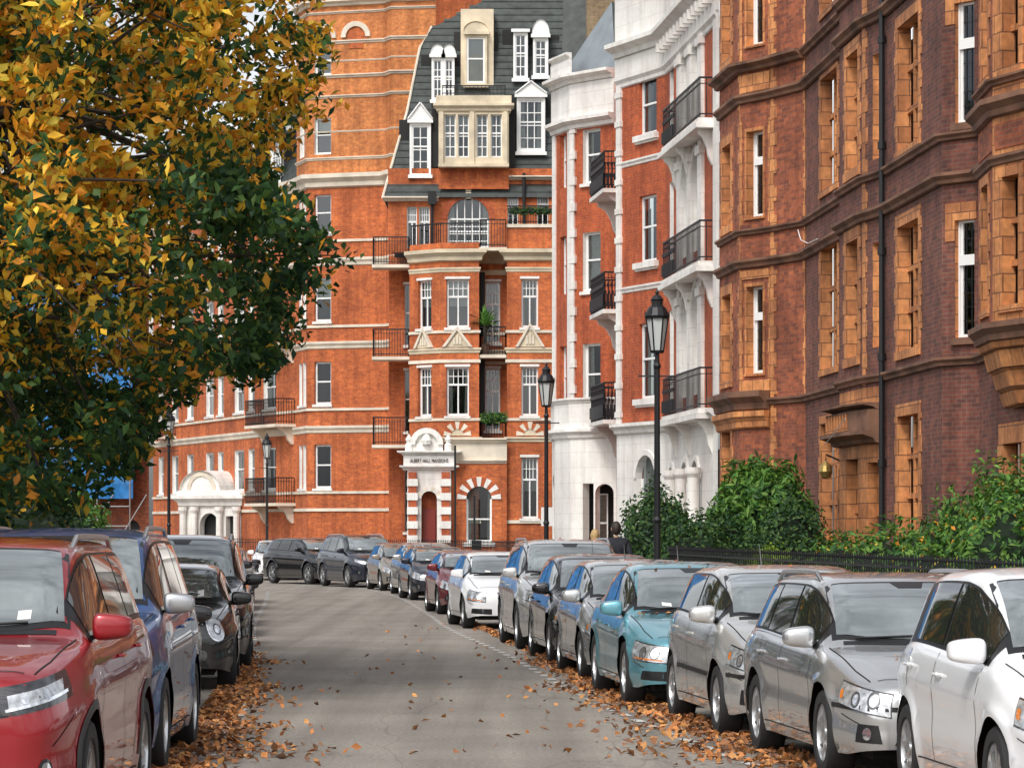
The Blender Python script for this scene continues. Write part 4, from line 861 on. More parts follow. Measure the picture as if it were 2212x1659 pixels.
KIND={
 'hatch':dict(L=4.0,W=1.72,H=1.47,hf=.74,hc=.97,yc=.98,ws=.80,rend=.50,bl=.12,ht=.95,belt=.93,ovf=.80,wb=2.50,r=.305),
 'mpv':dict(L=4.05,W=1.76,H=1.58,hf=.80,hc=1.02,yc=.92,ws=.92,rend=.45,bl=.10,ht=1.0,belt=.98,ovf=.80,wb=2.55,r=.31),
 'sedan':dict(L=4.6,W=1.78,H=1.43,hf=.70,hc=.94,yc=1.22,ws=.82,rend=1.25,bl=.62,ht=.98,belt=.91,ovf=.86,wb=2.68,r=.32),
 'wagon':dict(L=4.6,W=1.79,H=1.47,hf=.72,hc=.96,yc=1.2,ws=.80,rend=.55,bl=.12,ht=.98,belt=.93,ovf=.88,wb=2.68,r=.32),
 'suv':dict(L=4.6,W=1.87,H=1.70,hf=.92,hc=1.12,yc=1.18,ws=.72,rend=.45,bl=.10,ht=1.12,belt=1.08,ovf=.88,wb=2.72,r=.36),
 'mini':dict(L=3.75,W=1.70,H=1.41,hf=.80,hc=.97,yc=1.02,ws=.48,rend=.40,bl=.10,ht=.95,belt=.94,ovf=.72,wb=2.48,r=.305),
}
def car(kind,pt,x,y,side='L',head=5.,front='std',wheel='multi',rails=False,mirror=None,leaves=0,**kw):
    """x = X of the street-side flank at the front axle, y = front axle distance"""
    k=dict(KIND[kind]); k.update(kw); L,Wd,H=k['L'],k['W'],k['H']; F,R=-L/2,L/2; hw=Wd/2
    hf,hc,yc,ws,rend,bl,ht,belt=[k[q] for q in('hf','hc','yc','ws','rend','bl','ht','belt')]; r=k['r']; yf=F+k['ovf']; yr=yf+k['wb']
    a=math.radians(head); fwd=Vector((math.sin(a),-math.cos(a),0)); rt=Vector((math.cos(a),math.sin(a),0))
    c=Vector((x,y,0))+rt*(hw*(1 if side=='L' else -1))-fwd*(L/2-k['ovf'])
    root=empty('parked_car',c,a)
    yt=F+yc+ws
    top=pchip([F,F+.03,F+.10,F+.32,F+yc*.65,F+yc-.04,F+yc+.10,F+yc+ws*.55,yt-.05,yt+.12,yt+.5,R-rend-.5,R-rend,R-(rend+bl)/2,R-bl,R-.05,R],
              [hf-.10,hf-.05,hf,hf+.065,hf+(hc-hf)*.72,hc-.01,hc+(H-hc)*.13,hc+(H-hc)*.62,H-.085,H-.035,H,H-.012,H-.07,(H+ht)/2+.04,ht+.03,ht-.06,ht-.25])
    bp_=pchip([F,F+.10,F+.45,F+yc,0,R-.7,R-.12,R],[hf-.17,hf-.10,hf-.015,belt-.035,belt,belt+.045,min(belt,ht)-.02,ht-.33])
    wf=pchip([F,F+.03,F+.09,F+.2,F+.42,F+.9,R-.9,R-.35,R-.12,R-.03,R],[.66,.76,.84,.90,.955,1,1,.965,.90,.82,.72])
    Ra=r+.055
    st=set(np.linspace(F,R,76).tolist())|{F+.012,F+.03,F+.06,F+.09,F+.14,F+.2,R-.012,R-.03,R-.07,R-.12}
    for yw in (yf,yr):
        st={s for s in st if abs(s-yw)>Ra+.02}
        for t in np.linspace(-1,1,21): st.add(yw+Ra*math.sin(t*math.pi/2))
        st.add(yw-Ra-.004); st.add(yw+Ra+.004)
    st=np.array(sorted(st)); TOP=top(st); BEL=np.minimum(bp_(st),TOP-.018); WW=wf(st)*hw
    sp=pchip([0,.1,.22,.36,.50,.64,.73,.80,.92,1],[.945,.966,.982,.990,.982,.991,1.0,.986,.962,.925])
    cab=np.array([(1,0),(.985,.015),(.972,.05),(.945,.18),(.912,.34),(.875,.52),(.838,.69),(.80,.82),(.765,.89),(.71,.94),(.62,.968),(.45,.986),(.22,.997),(0,1)])
    hod=np.array([(1,0),(.995,.10),(.985,.22),(.97,.36),(.945,.48),(.91,.57),(.87,.64),(.82,.73),(.76,.83),(.68,.87),(.57,.90),(.42,.94),(.22,.985),(0,1)])
    ns=16; rings=[]
    for i,s in enumerate(st):
        z0=.20+.05*max(0,(1-(s-F)/.35))+.10*max(0,1-(R-s)/.4)
        for yw in (yf,yr):
            dd=abs(s-yw)
            if dd<=Ra+1e-6: z0=max(z0,r+math.sqrt(max(0,Ra*Ra-dd*dd)))
        zb=BEL[i]; z0=min(z0,zb-.05); pts=[]
        for t in np.linspace(0,1,ns):
            z=z0+(zb-z0)*t; q=(z-.2)/(zb-.2); xx=WW[i]*float(sp(q))
            for yw in (yf,yr):
                d2=math.hypot(s-yw,z-r)-Ra
                if d2<.11: xx+=.020*math.cos(max(0,d2)/.11*math.pi/2)**2
            pts.append((xx,z))
        xb=pts[-1][0]; kk=min(1,max(0,(TOP[i]-zb-.06)/.22)); cur=hod*(1-kk)+cab*kk
        for u,v in cur[1:]: pts.append((xb*u,zb+v*(TOP[i]-zb)))
        rings.append(pts)
    M=len(rings[0]); V=[];Fc=[]
    for i,s in enumerate(st):
        for xx,z in rings[i]: V.append((xx,s,z))
        for xx,z in rings[i][:-1]: V.append((-xx,s,z))
    Q=2*M-1
    ordr=list(range(M))+[M+j for j in range(M-2,-1,-1)]
    for i in range(len(st)-1):
        for j in range(Q-1):
            p,q=ordr[j],ordr[j+1]; Fc.append((i*Q+p,i*Q+q,(i+1)*Q+q,(i+1)*Q+p))
    Fc.append(tuple(ordr)); Fc.append(tuple((len(st)-1)*Q+o for o in ordr[::-1]))
    me=bpy.data.meshes.new('body'); me.from_pydata(V,[],Fc); me.materials.append(MATS[pt])
    bm=bmesh.new(); bm.from_mesh(me); bmesh.ops.recalc_face_normals(bm,faces=bm.faces); bm.to_mesh(me); bm.free()
    me.polygons.foreach_set('use_smooth',[True]*len(me.polygons)); me.set_sharp_from_angle(angle=math.radians(50)); link('body',me,root)
    tree_=BVHTree.FromPolygons([Vector(v) for v in V],Fc)
    VG={}
    def grid(m,orig,d,off,nu,nv):
        d=Vector(d).normalized(); v,f=VG.setdefault(m,([],[])); idx={}
        for i in range(nu+1):
            for j in range(nv+1):
                o=Vector(orig(i/nu,j/nv)); h=tree_.ray_cast(o-d*4,d)
                if h[0] is None: idx[i,j]=None; continue
                idx[i,j]=len(v); nn=h[1] if h[1].dot(d)<0 else -h[1]
                v.append(h[0]-d*off*.6+nn*off*.6)
        for i in range(nu):
            for j in range(nv):
                q=[idx[i,j],idx[i+1,j],idx[i+1,j+1],idx[i,j+1]]
                if None in q: continue
                a_=[v[t] for t in q]
                if max((a_[s]-a_[(s+1)%4]).length for s in range(4))>.35: continue
                f.append(tuple(q))
    def quadp(m,c4,d,off=.004,nu=8,nv=5,sym=False):
        (a0,b0,c0,d0)=[Vector(p) for p in c4]
        for sx in ((1,-1) if sym else (1,)):
            def o(u,v_):
                p=(a0.lerp(b0,u)).lerp(d0.lerp(c0,u),v_); return (p.x*sx,p.y,p.z)
            grid(m,o,(d[0]*sx,d[1],d[2]),off,nu,nv)
    def disc(m,cx,cz,rad,d,off,r0=0,sym=True,sq=1.0):
        for sx in ((1,-1) if sym else (1,)):
            def o(u,v_):
                t=u*2*math.pi; rr=r0+(rad-r0)*v_; return (sx*(cx+rr*math.cos(t)*sq),F,cz+rr*math.sin(t))
            grid(m,o,(d[0]*sx,d[1],d[2]),off,20,2)
    def stripe(m,pts,d,w=.006,off=.003,sym=False,n=6):
        for p,q in zip(pts[:-1],pts[1:]):
            p=Vector(p);q=Vector(q); dv=Vector(d).normalized(); s=(q-p).cross(dv).normalized()*w/2
            quadp(m,[p-s,q-s,q+s,p+s],d,off,n,1,sym=sym)
    ft=lambda s: float(top(s)); fb=lambda s: min(float(bp_(s)),ft(s)-.018)
    def wsx(s): return float(wf(s))*hw*.925
    def wspatch(m,e,off):
        y0,y1=F+yc+.02-e,yt-.03+e
        def o(u,v_):
            yy=y0+(y1-y0)*v_; hwid=wsx(yy)*(.83-.115*v_)+e; yy2=yy+ (.10*(1-v_)+.03*v_)*(abs(2*u-1)**2.2)
            return ((2*u-1)*hwid,yy2,2)
        grid(m,o,(0,0,-1),off,20,10)
    wspatch('black_trim',.03,.003); wspatch('windscreen',-.012,.0065)
    y0,y1=R-rend+.06,R-bl-.02
    grid('side_glass',lambda u,v_:((2*u-1)*wsx((y0+y1)/2)*.70,y0+(y1-y0)*v_,3),(0,0,-1),.005,12,6)
    ya=F+yc+.18; yb=R-rend-.02
    def sidep(m,s0,s1,v0,v1,off,rake0=0,rake1=0,nu=16):
        for sx in (1,-1):
            def o(u,v_):
                yy=s0+(s1-s0)*u; yy+= (rake0*(1-u)+rake1*u)*v_
                h=ft(yy)-fb(yy); zz=fb(yy)+h*(v0+(v1-v0)*v_); return (sx*2,yy,zz)
            grid(m,o,(-sx,0,0),off,nu,6)
    sidep('black_trim',ya,yb,.03,.83,.003,0,-.10,30)
    yB=yt+(.55 if kind!='sedan' else .42); yB=min(yB,(ya+yb)/2+.25); yC=min(yB+.85,yb-.1)
    if front in('volvo','audi'): stripe('chrome',[(2,s,fb(s)+.015) for s in np.linspace(ya,yb,8)],(-1,0,0),.014,.007,sym=True,n=2)
    sidep('side_glass',ya+.10,yB-.035,.075,.80,.0065,0,-.02); sidep('side_glass',yB+.035,yC-.02,.075,.80,.0065,-.02,-.05)
    if yb-yC>.3: sidep('side_glass',yC+.03,yb-.06,.09,.78,.0065,-.05,-.12)
    dz1=fb(yB); hx=lambda s: wsx(s)
    for s in (yf+Ra+.10,yB,min(yC+.02,yr-Ra*.1)):
        pts=[(2,s,dz1),(2,s+.01,.6),(2,s,.28)]
        if s>yr-Ra-.02: pts=[(2,s,dz1),(2,s-.05,.75)]
        stripe('shut_line',pts,(-1,0,0),.009,.002,sym=True)
    stripe('shut_line',[(2,yf+Ra+.1,.285),(2,yr-Ra-.03,.285)],(-1,0,0),.010,.002,sym=True,n=20)
    stripe('black_trim',[(2,yf+Ra+.02,.225),(2,yr-Ra-.02,.225)],(-1,0,0),.05,.004,sym=True,n=20)
    stripe('shut_line',[(hx(F+.4)*.84,F+.22,3),(hx(F+.4)*.90,F+.5,3),(hx(F+yc)*.92,F+yc-.02,3)],(0,0,-1),.009,.003,sym=True,n=10)
    stripe('shut_line',[(-hx(F+.2)*.82,F+.2,3),(0,F+.13,3),(hx(F+.2)*.82,F+.2,3)],(0,0,-1),.009,.003,n=12)
    stripe('black_trim',[(-hx(F+yc)*.78,F+yc+.02,3),(0,F+yc-.045,3),(hx(F+yc)*.78,F+yc+.02,3)],(0,0,-1),.05,.0035,n=12)
    fd=(0,1,0); lz=hf-.09
    hd=(-.62,.78,0)
    def lamp(xi,xo,zi0,zi1,zo0,zo1,inner='lamp_reflector'):
        quadp('lamp_black',[(xi-.01,F,zi0-.012),(xo+.01,F,zo0-.012),(xo+.01,F,zo1+.012),(xi-.01,F,zi1+.012)],hd,.003,12,5,sym=True)
        quadp(inner,[(xi,F,zi0),(xo,F,zo0),(xo,F,zo1),(xi,F,zi1)],hd,.006,12,5,sym=True)
    gw=hw*.40
    if front=='std' or front=='volvo':
        lamp(hw*.63,hw*1.32,lz-.15,lz+.0,lz-.06,lz+.085)
        for cx,rr in ((hw*.80,.055),(hw*1.03,.048)): disc('alloy_dark',cx,lz-.035,rr+.008,hd,.008,rr*.85); disc('lamp_core',cx,lz-.035,rr*.6,hd,.0085)
        quadp('amber',[(hw*1.24,F,lz-.035),(hw*1.30,F,lz-.025),(hw*1.30,F,lz+.03),(hw*1.25,F,lz+.03)],hd,.009,4,3,sym=True)
        quadp('black_trim',[(-gw,F,lz-.15),(gw,F,lz-.15),(gw*1.08,F,lz+.02),(-gw*1.08,F,lz+.02)],fd,.004,12,4)
        for q in range(4): quadp('alloy_dark' if front=='std' else 'chrome',[(-gw*.97,F,lz-.13+q*.038),(gw*.97,F,lz-.13+q*.038),(gw*.98,F,lz-.12+q*.038),(-gw*.98,F,lz-.12+q*.038)],fd,.007,10,1)
        quadp('black_trim',[(-hw*.62,F,.24),(hw*.62,F,.24),(hw*.55,F,.36),(-hw*.55,F,.36)],fd,.004,14,3)
        quadp('black_trim',[(hw*.70,F,.29),(hw*1.02,F,.30),(hw*.98,F,.43),(hw*.74,F,.42)],hd,.004,6,3,sym=True); disc('lamp_core',hw*.86,.36,.045,hd,.007)
        if front=='volvo' or k.get('mould'): stripe('black_trim',[(hw*.45,F,.53),(hw*1.45,F,.55)],hd,.035,.006,sym=True,n=10)
    elif front=='audi':
        lamp(hw*.60,hw*1.30,lz-.15,lz+.0,lz-.11,lz+.06)
        for cx,rr in ((hw*.78,.055),(hw*1.0,.055)): disc('lamp_core',cx,lz-.055,rr,hd,.0085); disc('alloy_dark',cx,lz-.055,rr+.01,hd,.008,rr)
        quadp('amber',[(hw*.66,F,lz-.135),(hw*1.2,F,lz-.105),(hw*1.2,F,lz-.09),(hw*.66,F,lz-.12)],hd,.009,6,1,sym=True)
        g0=hw*.34; quadp('chrome',[(-g0*.8,F,.30),(g0*.8,F,.30),(g0*1.1,F,lz+.04),(-g0*1.1,F,lz+.04)],fd,.003,10,6); quadp('black_trim',[(-g0*.74,F,.315),(g0*.74,F,.315),(g0*1.03,F,lz+.025),(-g0*1.03,F,lz+.025)],fd,.006,10,6)
        for q in range(7): zz=.34+q*.05; quadp('alloy_dark',[(-g0*.78,F,zz),(g0*.78,F,zz),(g0*.78,F,zz+.008),(-g0*.78,F,zz+.008)],fd,.009,8,1)
        quadp('black_trim',[(hw*.46,F,.27),(hw*.95,F,.29),(hw*.92,F,.38),(hw*.46,F,.37)],(-.3,.95,0),.004,6,3,sym=True)
    elif front=='suv':
        lamp(hw*.56,hw*1.30,lz-.13,lz+.01,lz-.02,lz+.10,'lamp_black')
        quadp('lamp_reflector',[(hw*.62,F,lz-.105),(hw*1.15,F,lz-.02),(hw*1.2,F,lz+.065),(hw*.62,F,lz-.02)],hd,.008,8,3,sym=True)
        stripe('lamp_core',[(hw*.6,F,lz-.10),(hw*1.22,F,lz+.0)],hd,.016,.011,sym=True,n=8)
        for cx in (hw*.74,hw*.94): disc('lamp_core',cx,lz-.035+.10*(cx/hw-.72),.032,hd,.010)
        quadp('chrome',[(-hw*.44,F,lz-.26),(hw*.44,F,lz-.26),(hw*.50,F,lz+.02),(-hw*.50,F,lz+.02)],fd,.003,12,5); quadp('black_trim',[(-hw*.41,F,lz-.24),(hw*.41,F,lz-.24),(hw*.47,F,lz+.0),(-hw*.47,F,lz+.0)],fd,.006,12,5)
        for q in range(4): zz=lz-.21+q*.055; quadp('alloy_dark',[(-hw*.42,F,zz),(hw*.42,F,zz),(hw*.42,F,zz+.012),(-hw*.42,F,zz+.012)],fd,.009,10,1)
        quadp('black_trim',[(-hw*.66,F,.26),(hw*.66,F,.26),(hw*.58,F,.42),(-hw*.58,F,.42)],fd,.004,14,3); quadp('alloy',[(-hw*.4,F,.25),(hw*.4,F,.25),(hw*.36,F,.30),(-hw*.36,F,.30)],fd,.007,10,2)
        disc('lamp_black',hw*.9,.48,.065,hd,.004); disc('lamp_core',hw*.9,.48,.045,hd,.007)
    elif front=='bmw':
        lamp(hw*.5,hw*1.26,lz-.13,lz+.02,lz-.06,lz+.07)
        for cx in (hw*.68,hw*.94): disc('alloy_dark',cx,lz-.04,.07,hd,.008,.055); disc('lamp_core',cx,lz-.04,.05,hd,.009)
        quadp('chrome',[(-hw*.34,F,lz-.16),(hw*.34,F,lz-.16),(hw*.38,F,lz+.03),(-hw*.38,F,lz+.03)],fd,.004,10,4); quadp('black_trim',[(-hw*.31,F,lz-.14),(hw*.31,F,lz-.14),(hw*.35,F,lz+.012),(-hw*.35,F,lz+.012)],fd,.007,10,4)
        quadp('black_trim',[(-hw*.7,F,.26),(hw*.7,F,.26),(hw*.62,F,.44),(-hw*.62,F,.44)],fd,.004,14,3)
        disc('lamp_core',hw*.88,.50,.05,hd,.007)
    elif front=='mini':
        disc('chrome',hw*.80,lz-.02,.135,hd,.006,.0,sq=1.05); disc('lamp_reflector',hw*.80,lz-.02,.115,hd,.010,sq=1.05); disc('lamp_black',hw*.80,lz-.02,.06,hd,.012,.045); disc('lamp_core',hw*.80,lz-.02,.045,hd,.012)
        quadp('chrome',[(-gw,F,lz-.20),(gw,F,lz-.20),(gw*1.05,F,lz+.02),(-gw*1.05,F,lz+.02)],fd,.003,10,4); quadp('black_trim',[(-gw*.94,F,lz-.18),(gw*.94,F,lz-.18),(gw*.99,F,lz),(-gw*.99,F,lz)],fd,.006,10,4)
        disc('lamp_core',hw*.55,.40,.06,fd,.006)
        quadp('black_trim',[(-hw*.66,F,.24),(hw*.66,F,.24),(hw*.6,F,.34),(-hw*.6,F,.34)],fd,.004,14,3)
    quadp('plate_white',[(-.26,F,.40),(.26,F,.40),(.26,F,.51),(-.26,F,.51)],fd,.012,6,1); quadp('plate_blue',[(.215,F,.402),(.259,F,.402),(.259,F,.508),(.215,F,.508)],fd,.014,1,1)
    disc('chrome',0,lz-.03,.045,fd,.013,sym=False)
    for sx in (1,-1):
        grid('tail_red',lambda u,v_:(sx*(hw*.62+u*hw*.4),R,ht-.26+.2*v_),(-.4*sx,-.9,0),.005,6,4)
    quadp('paper',[(hx(0)*.50,F+yc+.10,3),(hx(0)*.59,F+yc+.11,3),(hx(0)*.59,F+yc+.17,3),(hx(0)*.50,F+yc+.16,3)],(0,0,-1),.010,2,2)
    if rnd()<.5: quadp('paper',[(-hx(0)*.50,F+yc+.10,3),(-hx(0)*.38,F+yc+.08,3),(-hx(0)*.38,F+yc+.13,3),(-hx(0)*.50,F+yc+.15,3)],(0,0,-1),.010,2,2)
    # sensor pod and mirror base behind the top of the screen
    quadp('black_trim',[(-.09,yt-.16,3),(.09,yt-.16,3),(.13,yt-.03,3),(-.13,yt-.03,3)],(0,0,-1),.0095,4,3)
    stripe('shut_line',[(hw*1.05,F,lz-.20 if front!='suv' else lz-.3),(hw*1.5,F,lz-.14)],(-.8,.6,0),.008,.002,sym=True)
    if k.get('mould'): stripe('black_trim',[(2,yf+Ra+.08,.52),(2,yr-Ra-.06,.54)],(-1,0,0),.04,.010,sym=True,n=24)
    if k.get('clad'):
        for yw in (yf,yr):
            def o(u,v_):
                t=math.pi*u; rr=Ra+.002+.055*v_; return (2,yw+rr*math.cos(t),max(.22,r+rr*math.sin(t)))
            for sx in (1,-1): grid('black_trim',lambda u,v_:(lambda p:(p[0]*sx,p[1],p[2]))(o(u,v_)),(-sx,0,0),.005,20,2)
    for m,(v,f) in VG.items():
        me=bpy.data.meshes.new(m); me.from_pydata([tuple(p) for p in v],[],f); me.materials.append(MATS[m]); me.polygons.foreach_set('use_smooth',[True]*len(me.polygons)); link(m,me,root)
    g=Geo()
    g.box('under',-hw+.25,hw-.25,F+.2,R-.2,.17,.62)
    mc=mirror or pt
    bm=bmesh.new()
    for sx in (1,-1):
        hh=tree_.ray_cast(Vector((sx*3,F+yc+.34,fb(F+yc+.34)+.03)),Vector((-sx,0,0)))[0]
        bx=hh.x if hh else sx*hw*.9
        cx=bx+sx*.135; cy=F+yc+.30; cz=fb(F+yc+.34)+.09
        mm=bmesh.ops.create_cube(bm,size=1)['verts']
        for v in mm:
            v.co=Vector((v.co.x*.235,v.co.y*.15,v.co.z*.155*(1-.35*sx*v.co.x)))
            v.co+=Vector((cx,cy+sx*(v.co.x)*.12,cz))
        tube(g,'black_trim',[(bx-sx*.03,cy+.04,cz-.06),(bx+sx*.08,cy+.03,cz-.035)],[.03,.028],6)
        for s in (yB-.17,yC-.12):
            h2=tree_.ray_cast(Vector((sx*3,s,fb(s)-.13)),Vector((-sx,0,0)))[0]
            if h2: tube(g,pt if not front=='audi' else 'chrome',[(h2.x+sx*.003,s-.09,h2.z),(h2.x+sx*.028,s-.06,h2.z),(h2.x+sx*.028,s+.06,h2.z),(h2.x+sx*.003,s+.09,h2.z)],.012,6)
        if rails:
            rp=[]
            for s in np.linspace(yt+.15,R-rend-.1,9):
                xr=wsx(s)*.745; h3=tree_.ray_cast(Vector((sx*xr,s,3)),Vector((0,0,-1)))[0]
                e=.055 if abs(s-(yt+R-rend)/2)<(R-rend-yt)/2-.2 else .005
                if h3: rp.append((h3.x,s,h3.z+e))
            tube(g,'alloy',rp,.018,8)
    bmesh.ops.subdivide_edges(bm,edges=bm.edges,cuts=1,use_grid_fill=True)
    me=bpy.data.meshes.new('mirror'); bm.to_mesh(me); bm.free(); me.materials.append(MATS[mc]); me.polygons.foreach_set('use_smooth',[True]*len(me.polygons))
    o=link('door_mirrors',me,root); md=o.modifiers.new('s','SUBSURF'); md.levels=2; md.render_levels=2
    for x0,x1 in ((-.55,.02),(-.02,.5)):
        P_=[]
        for t in np.linspace(0,1,6):
            xx=x0+(x1-x0)*t; yy=F+yc+.03+.03*t+.06*abs(xx)**2; h4=tree_.ray_cast(Vector((xx,yy,3)),Vector((0,0,-1)))[0]; P_.append((h4.x,h4.y,h4.z+.018))
        tube(g,'black_trim',P_,.008,5)
    h5=tree_.ray_cast(Vector((0,R-rend-.3,3)),Vector((0,0,-1)))[0]
    if not rails: tube(g,'black_trim',[h5,h5+Vector((0,.12,.20))],[.008,.003],5)
    g.finish(root,smooth=('alloy','chrome'))
    if leaves:
        LP=[]
        for _ in range(leaves):
            xx=RS.uniform(-.8,.8)*hw; yy=F+yc-.03-abs(RS.normal())*.05 if rnd()<.6 else F+.3+rnd()*(L-1)
            h6=tree_.ray_cast(Vector((xx,yy,3)),Vector((0,0,-1)))
            if h6[0] and abs(h6[1].z)>.75: LP.append((h6[0].x,h6[0].y,h6[0].z+.014))
        if LP: LP=np.array(LP); leafmesh('fallen_leaf_litter',LP,.06,.04,pick(PAL_D,len(LP)),'dead_leaves',root,flat=.25)
    key=(wheel,round(r,3))
    if key not in WM: WM[key]=wheel_mesh(wheel,r)
    for nm,xx,yy,rz in (('wheel_1',hw-.115,yf,0),('wheel_2',-hw+.115,yf,math.pi),('wheel_3',hw-.115,yr,0),('wheel_4',-hw+.115,yr,math.pi)):
        o=link(nm,WM[key],root); o.location=(xx,yy,r); o.rotation_euler=(rnd()*6 if rz==0 else -rnd()*6,0,rz)
# right-hand row (near to far)
car('mpv','paint_whitecar',2.90,19.6,'L',5,'std','multi',H=1.56,mirror='paint_whitecar',yc=1.0,ws=.95)
car('wagon','paint_silver',2.25,23.7,'L',6,'volvo','seven',rails=True,H=1.47,leaves=8)
car('mpv','paint_lightsilver',1.78,28.5,'L',6,'std','multi',H=1.48,mould=True,leaves=16)
car('sedan','paint_teal',1.14,33.5,'L',5,'audi','multi',H=1.46,r=.33,leaves=45)
car('hatch','paint_silver',.80,39.0,'L',5,'std','five',H=1.44)
car('wagon','paint_black',.48,43.8,'L',5,'std','five',H=1.47,L=4.2)
car('suv','paint_lightsilver',.05,49.2,'L',5.2,'bmw','five',H=1.66,rails=True,leaves=8)
car('hatch','paint_whitecar',-.92,59.5,'L',7,'audi','multi',H=1.40)
car('hatch','paint_maroon',-1.62,69.5,'L',7,'std','seven',H=1.37)
car('hatch','paint_navy',-2.65,83.5,'L',8,'std','five',H=1.38)
car('mpv','paint_silver',-3.1,89.5,'L',8,'std','five',H=1.45)
car('hatch','paint_champagne',-3.95,96.5,'L',11,'std','multi',H=1.42)
car('suv','paint_navy',-5.2,102,'L',20,'suv','five',H=1.66,rails=True)
car('suv','paint_black',-6.8,107.5,'L',30,'suv','five',H=1.55)
car('hatch','paint_whitecar',-9.4,117,'L',4,'std','five',H=1.44)
# left-hand row
car('suv','paint_red',-2.40,18.6,'R',0,'suv','five',rails=True,H=1.76,hf=1.0,hc=1.2,belt=1.16,ht=1.17,clad=True,leaves=4)
car('suv','paint_blue',-2.58,24.3,'R',1,'suv','five',rails=True,H=1.82,mirror='alloy',hf=1.0,hc=1.2,belt=1.17,ht=1.17)
car('hatch','paint_black',-3.0,30.6,'R',4,'std','multi',H=1.45)
car('mini','paint_black',-3.14,37.0,'R',4,'mini','seven')
car('suv','paint_black',-3.40,42.3,'R',4,'suv','multi',H=1.74,rails=True)
car('sedan','paint_grey',-3.95,48.6,'R',4.5,'audi','multi')
car('hatch','paint_navy',-4.5,54.6,'R',4.5,'std','five')
car('suv','paint_black',-5.0,60.6,'R',4.5,'suv','five',H=1.62)
car('hatch','paint_silver',-5.45,66.6,'R',4.5,'std','five')
car('sedan','paint_navy',-5.85,73,'R',4.5,'std','multi')
car('hatch','paint_black',-6.35,80,'R',5,'std','five',H=1.38)

# ------------------------------------------------------------------ street furniture
mat('lamp_glass',(.55,.57,.55),.15,spec=.8)
def lamp(x,y,h=5.35):
    root=empty('street_lamp',(x,y,0)); g=Geo(); I='iron_black'; zl=h-.92
    lathe(g,I,(0,0),[(.17,.1),(.17,.3),(.12,.36),(.11,.95),(.14,1.0),(.10,1.08),(.055,1.15),(.05,1.9),(.07,1.95),(.048,2.0),(.04,zl-.25),(.06,zl-.2),(.035,zl-.15),(.03,zl-.02),(.09,zl)],14)
    tube(g,I,[(-.28,0,zl-.35),(.28,0,zl-.35)],.014,6); 
    lathe(g,'lamp_glass',(0,0),[(.085,zl+.01),(.155,zl+.50)],6)
    for k in range(6):
        a=k*math.pi/3; tube(g,I,[(.09*math.cos(a),.09*math.sin(a),zl),(.165*math.cos(a),.165*math.sin(a),zl+.52)],.011,4)
        tube(g,I,[(.17*math.cos(a),.17*math.sin(a),zl+.52),(.185*math.cos(a),.185*math.sin(a),zl+.62)],[.012,.004],4)
    lathe(g,I,(0,0),[(.09,zl-.01),(.10,zl+.03),(.09,zl+.03)],6); lathe(g,I,(0,0),[(.175,zl+.50),(.19,zl+.54),(.13,zl+.66),(.085,zl+.70),(.085,zl+.76),(.10,zl+.78),(.05,zl+.84),(.02,zl+.86),(.03,zl+.89),(0,zl+.95)],12)
    g.finish(root)
for x,y in ((2.15,48),(.73,69),(-9.0,119),(-9.85,93),(-19.4,178)): lamp(x,y)
def railing(name,P,h=1.05,z=.12,st=.13):
    root=empty(name); g=Geo()
    for i in range(len(P)-1):
        W=Wl(P[i],P[i+1]); n=max(1,int(W.L/st))
        for zz in (z+.12,z+h-.12): wbox(g,'iron_black',W,0,W.L,zz,zz+.03,-.015,.015,True)
        for k in range(n):
            u=W.L*(k+.5)/n; wbox(g,'iron_black',W,u-.009,u+.009,z,z+h-.02,-.009,.009,True)
            p=W.P(u,0,0); lathe(g,'iron_black',p[:2],[(.008,z+h-.03),(.02,z+h),(0,z+h+.07)],4)
    g.finish(root)
railing('iron_railing',[(x,y) for x,y in railR if 28<y<78][::2],h=1.32,st=.17)
railing('iron_railing',[(x,y) for x,y in railR if 86<y<150],h=1.3,st=.2)
railing('garden_fence',[(x,y) for x,y in railL if 20<y<150][::3],st=.25)
def post(name,x,y,h,sign=False):
    root=empty(name); g=Geo(); tube(g,'iron_black',[(x,y,.1),(x,y,h)],.035,8)
    lathe(g,'iron_black',(x,y),[(.07,.1),(.07,.5),(.04,.55)],8)
    if sign: g.box('plate_white',x-.15,x+.15,y-.06,y-.045,h-.5,h-.05)
    g.finish(root)
post('signpost',-1.95,111,4.7); post('signpost',-1.3,112,3.0,False); post('signpost',.85,78,2.4,True)

# ------------------------------------------------------------------ people
mat('skin',(.50,.30,.21),.6); mat('jacket_dark',(.012,.014,.022),.8,var=.3,scale=20); mat('coat_tan',(.25,.17,.11),.8,var=.2,scale=20); mat('trousers',(.03,.035,.05),.85); mat('shoe',(.015,.012,.01),.5); mat('hair_dark',(.03,.02,.015),.6,var=.4,scale=60); mat('hair_blonde',(.50,.34,.15),.6,var=.35,scale=50)
def skin(name,verts,edges,rad,m,parent,sub=2,rootv=0):
    me=bpy.data.meshes.new(name); me.from_pydata(verts,edges,[]); me.materials.append(MATS[m]); o=link(name,me,parent)
    md=o.modifiers.new('sk','SKIN'); md.use_smooth_shade=True
    for i,r_ in enumerate(rad): me.skin_vertices[0].data[i].radius=(r_,r_) if not isinstance(r_,tuple) else r_
    me.skin_vertices[0].data[rootv].use_root=True
    s=o.modifiers.new('su','SUBSURF'); s.levels=sub; s.render_levels=sub; return o
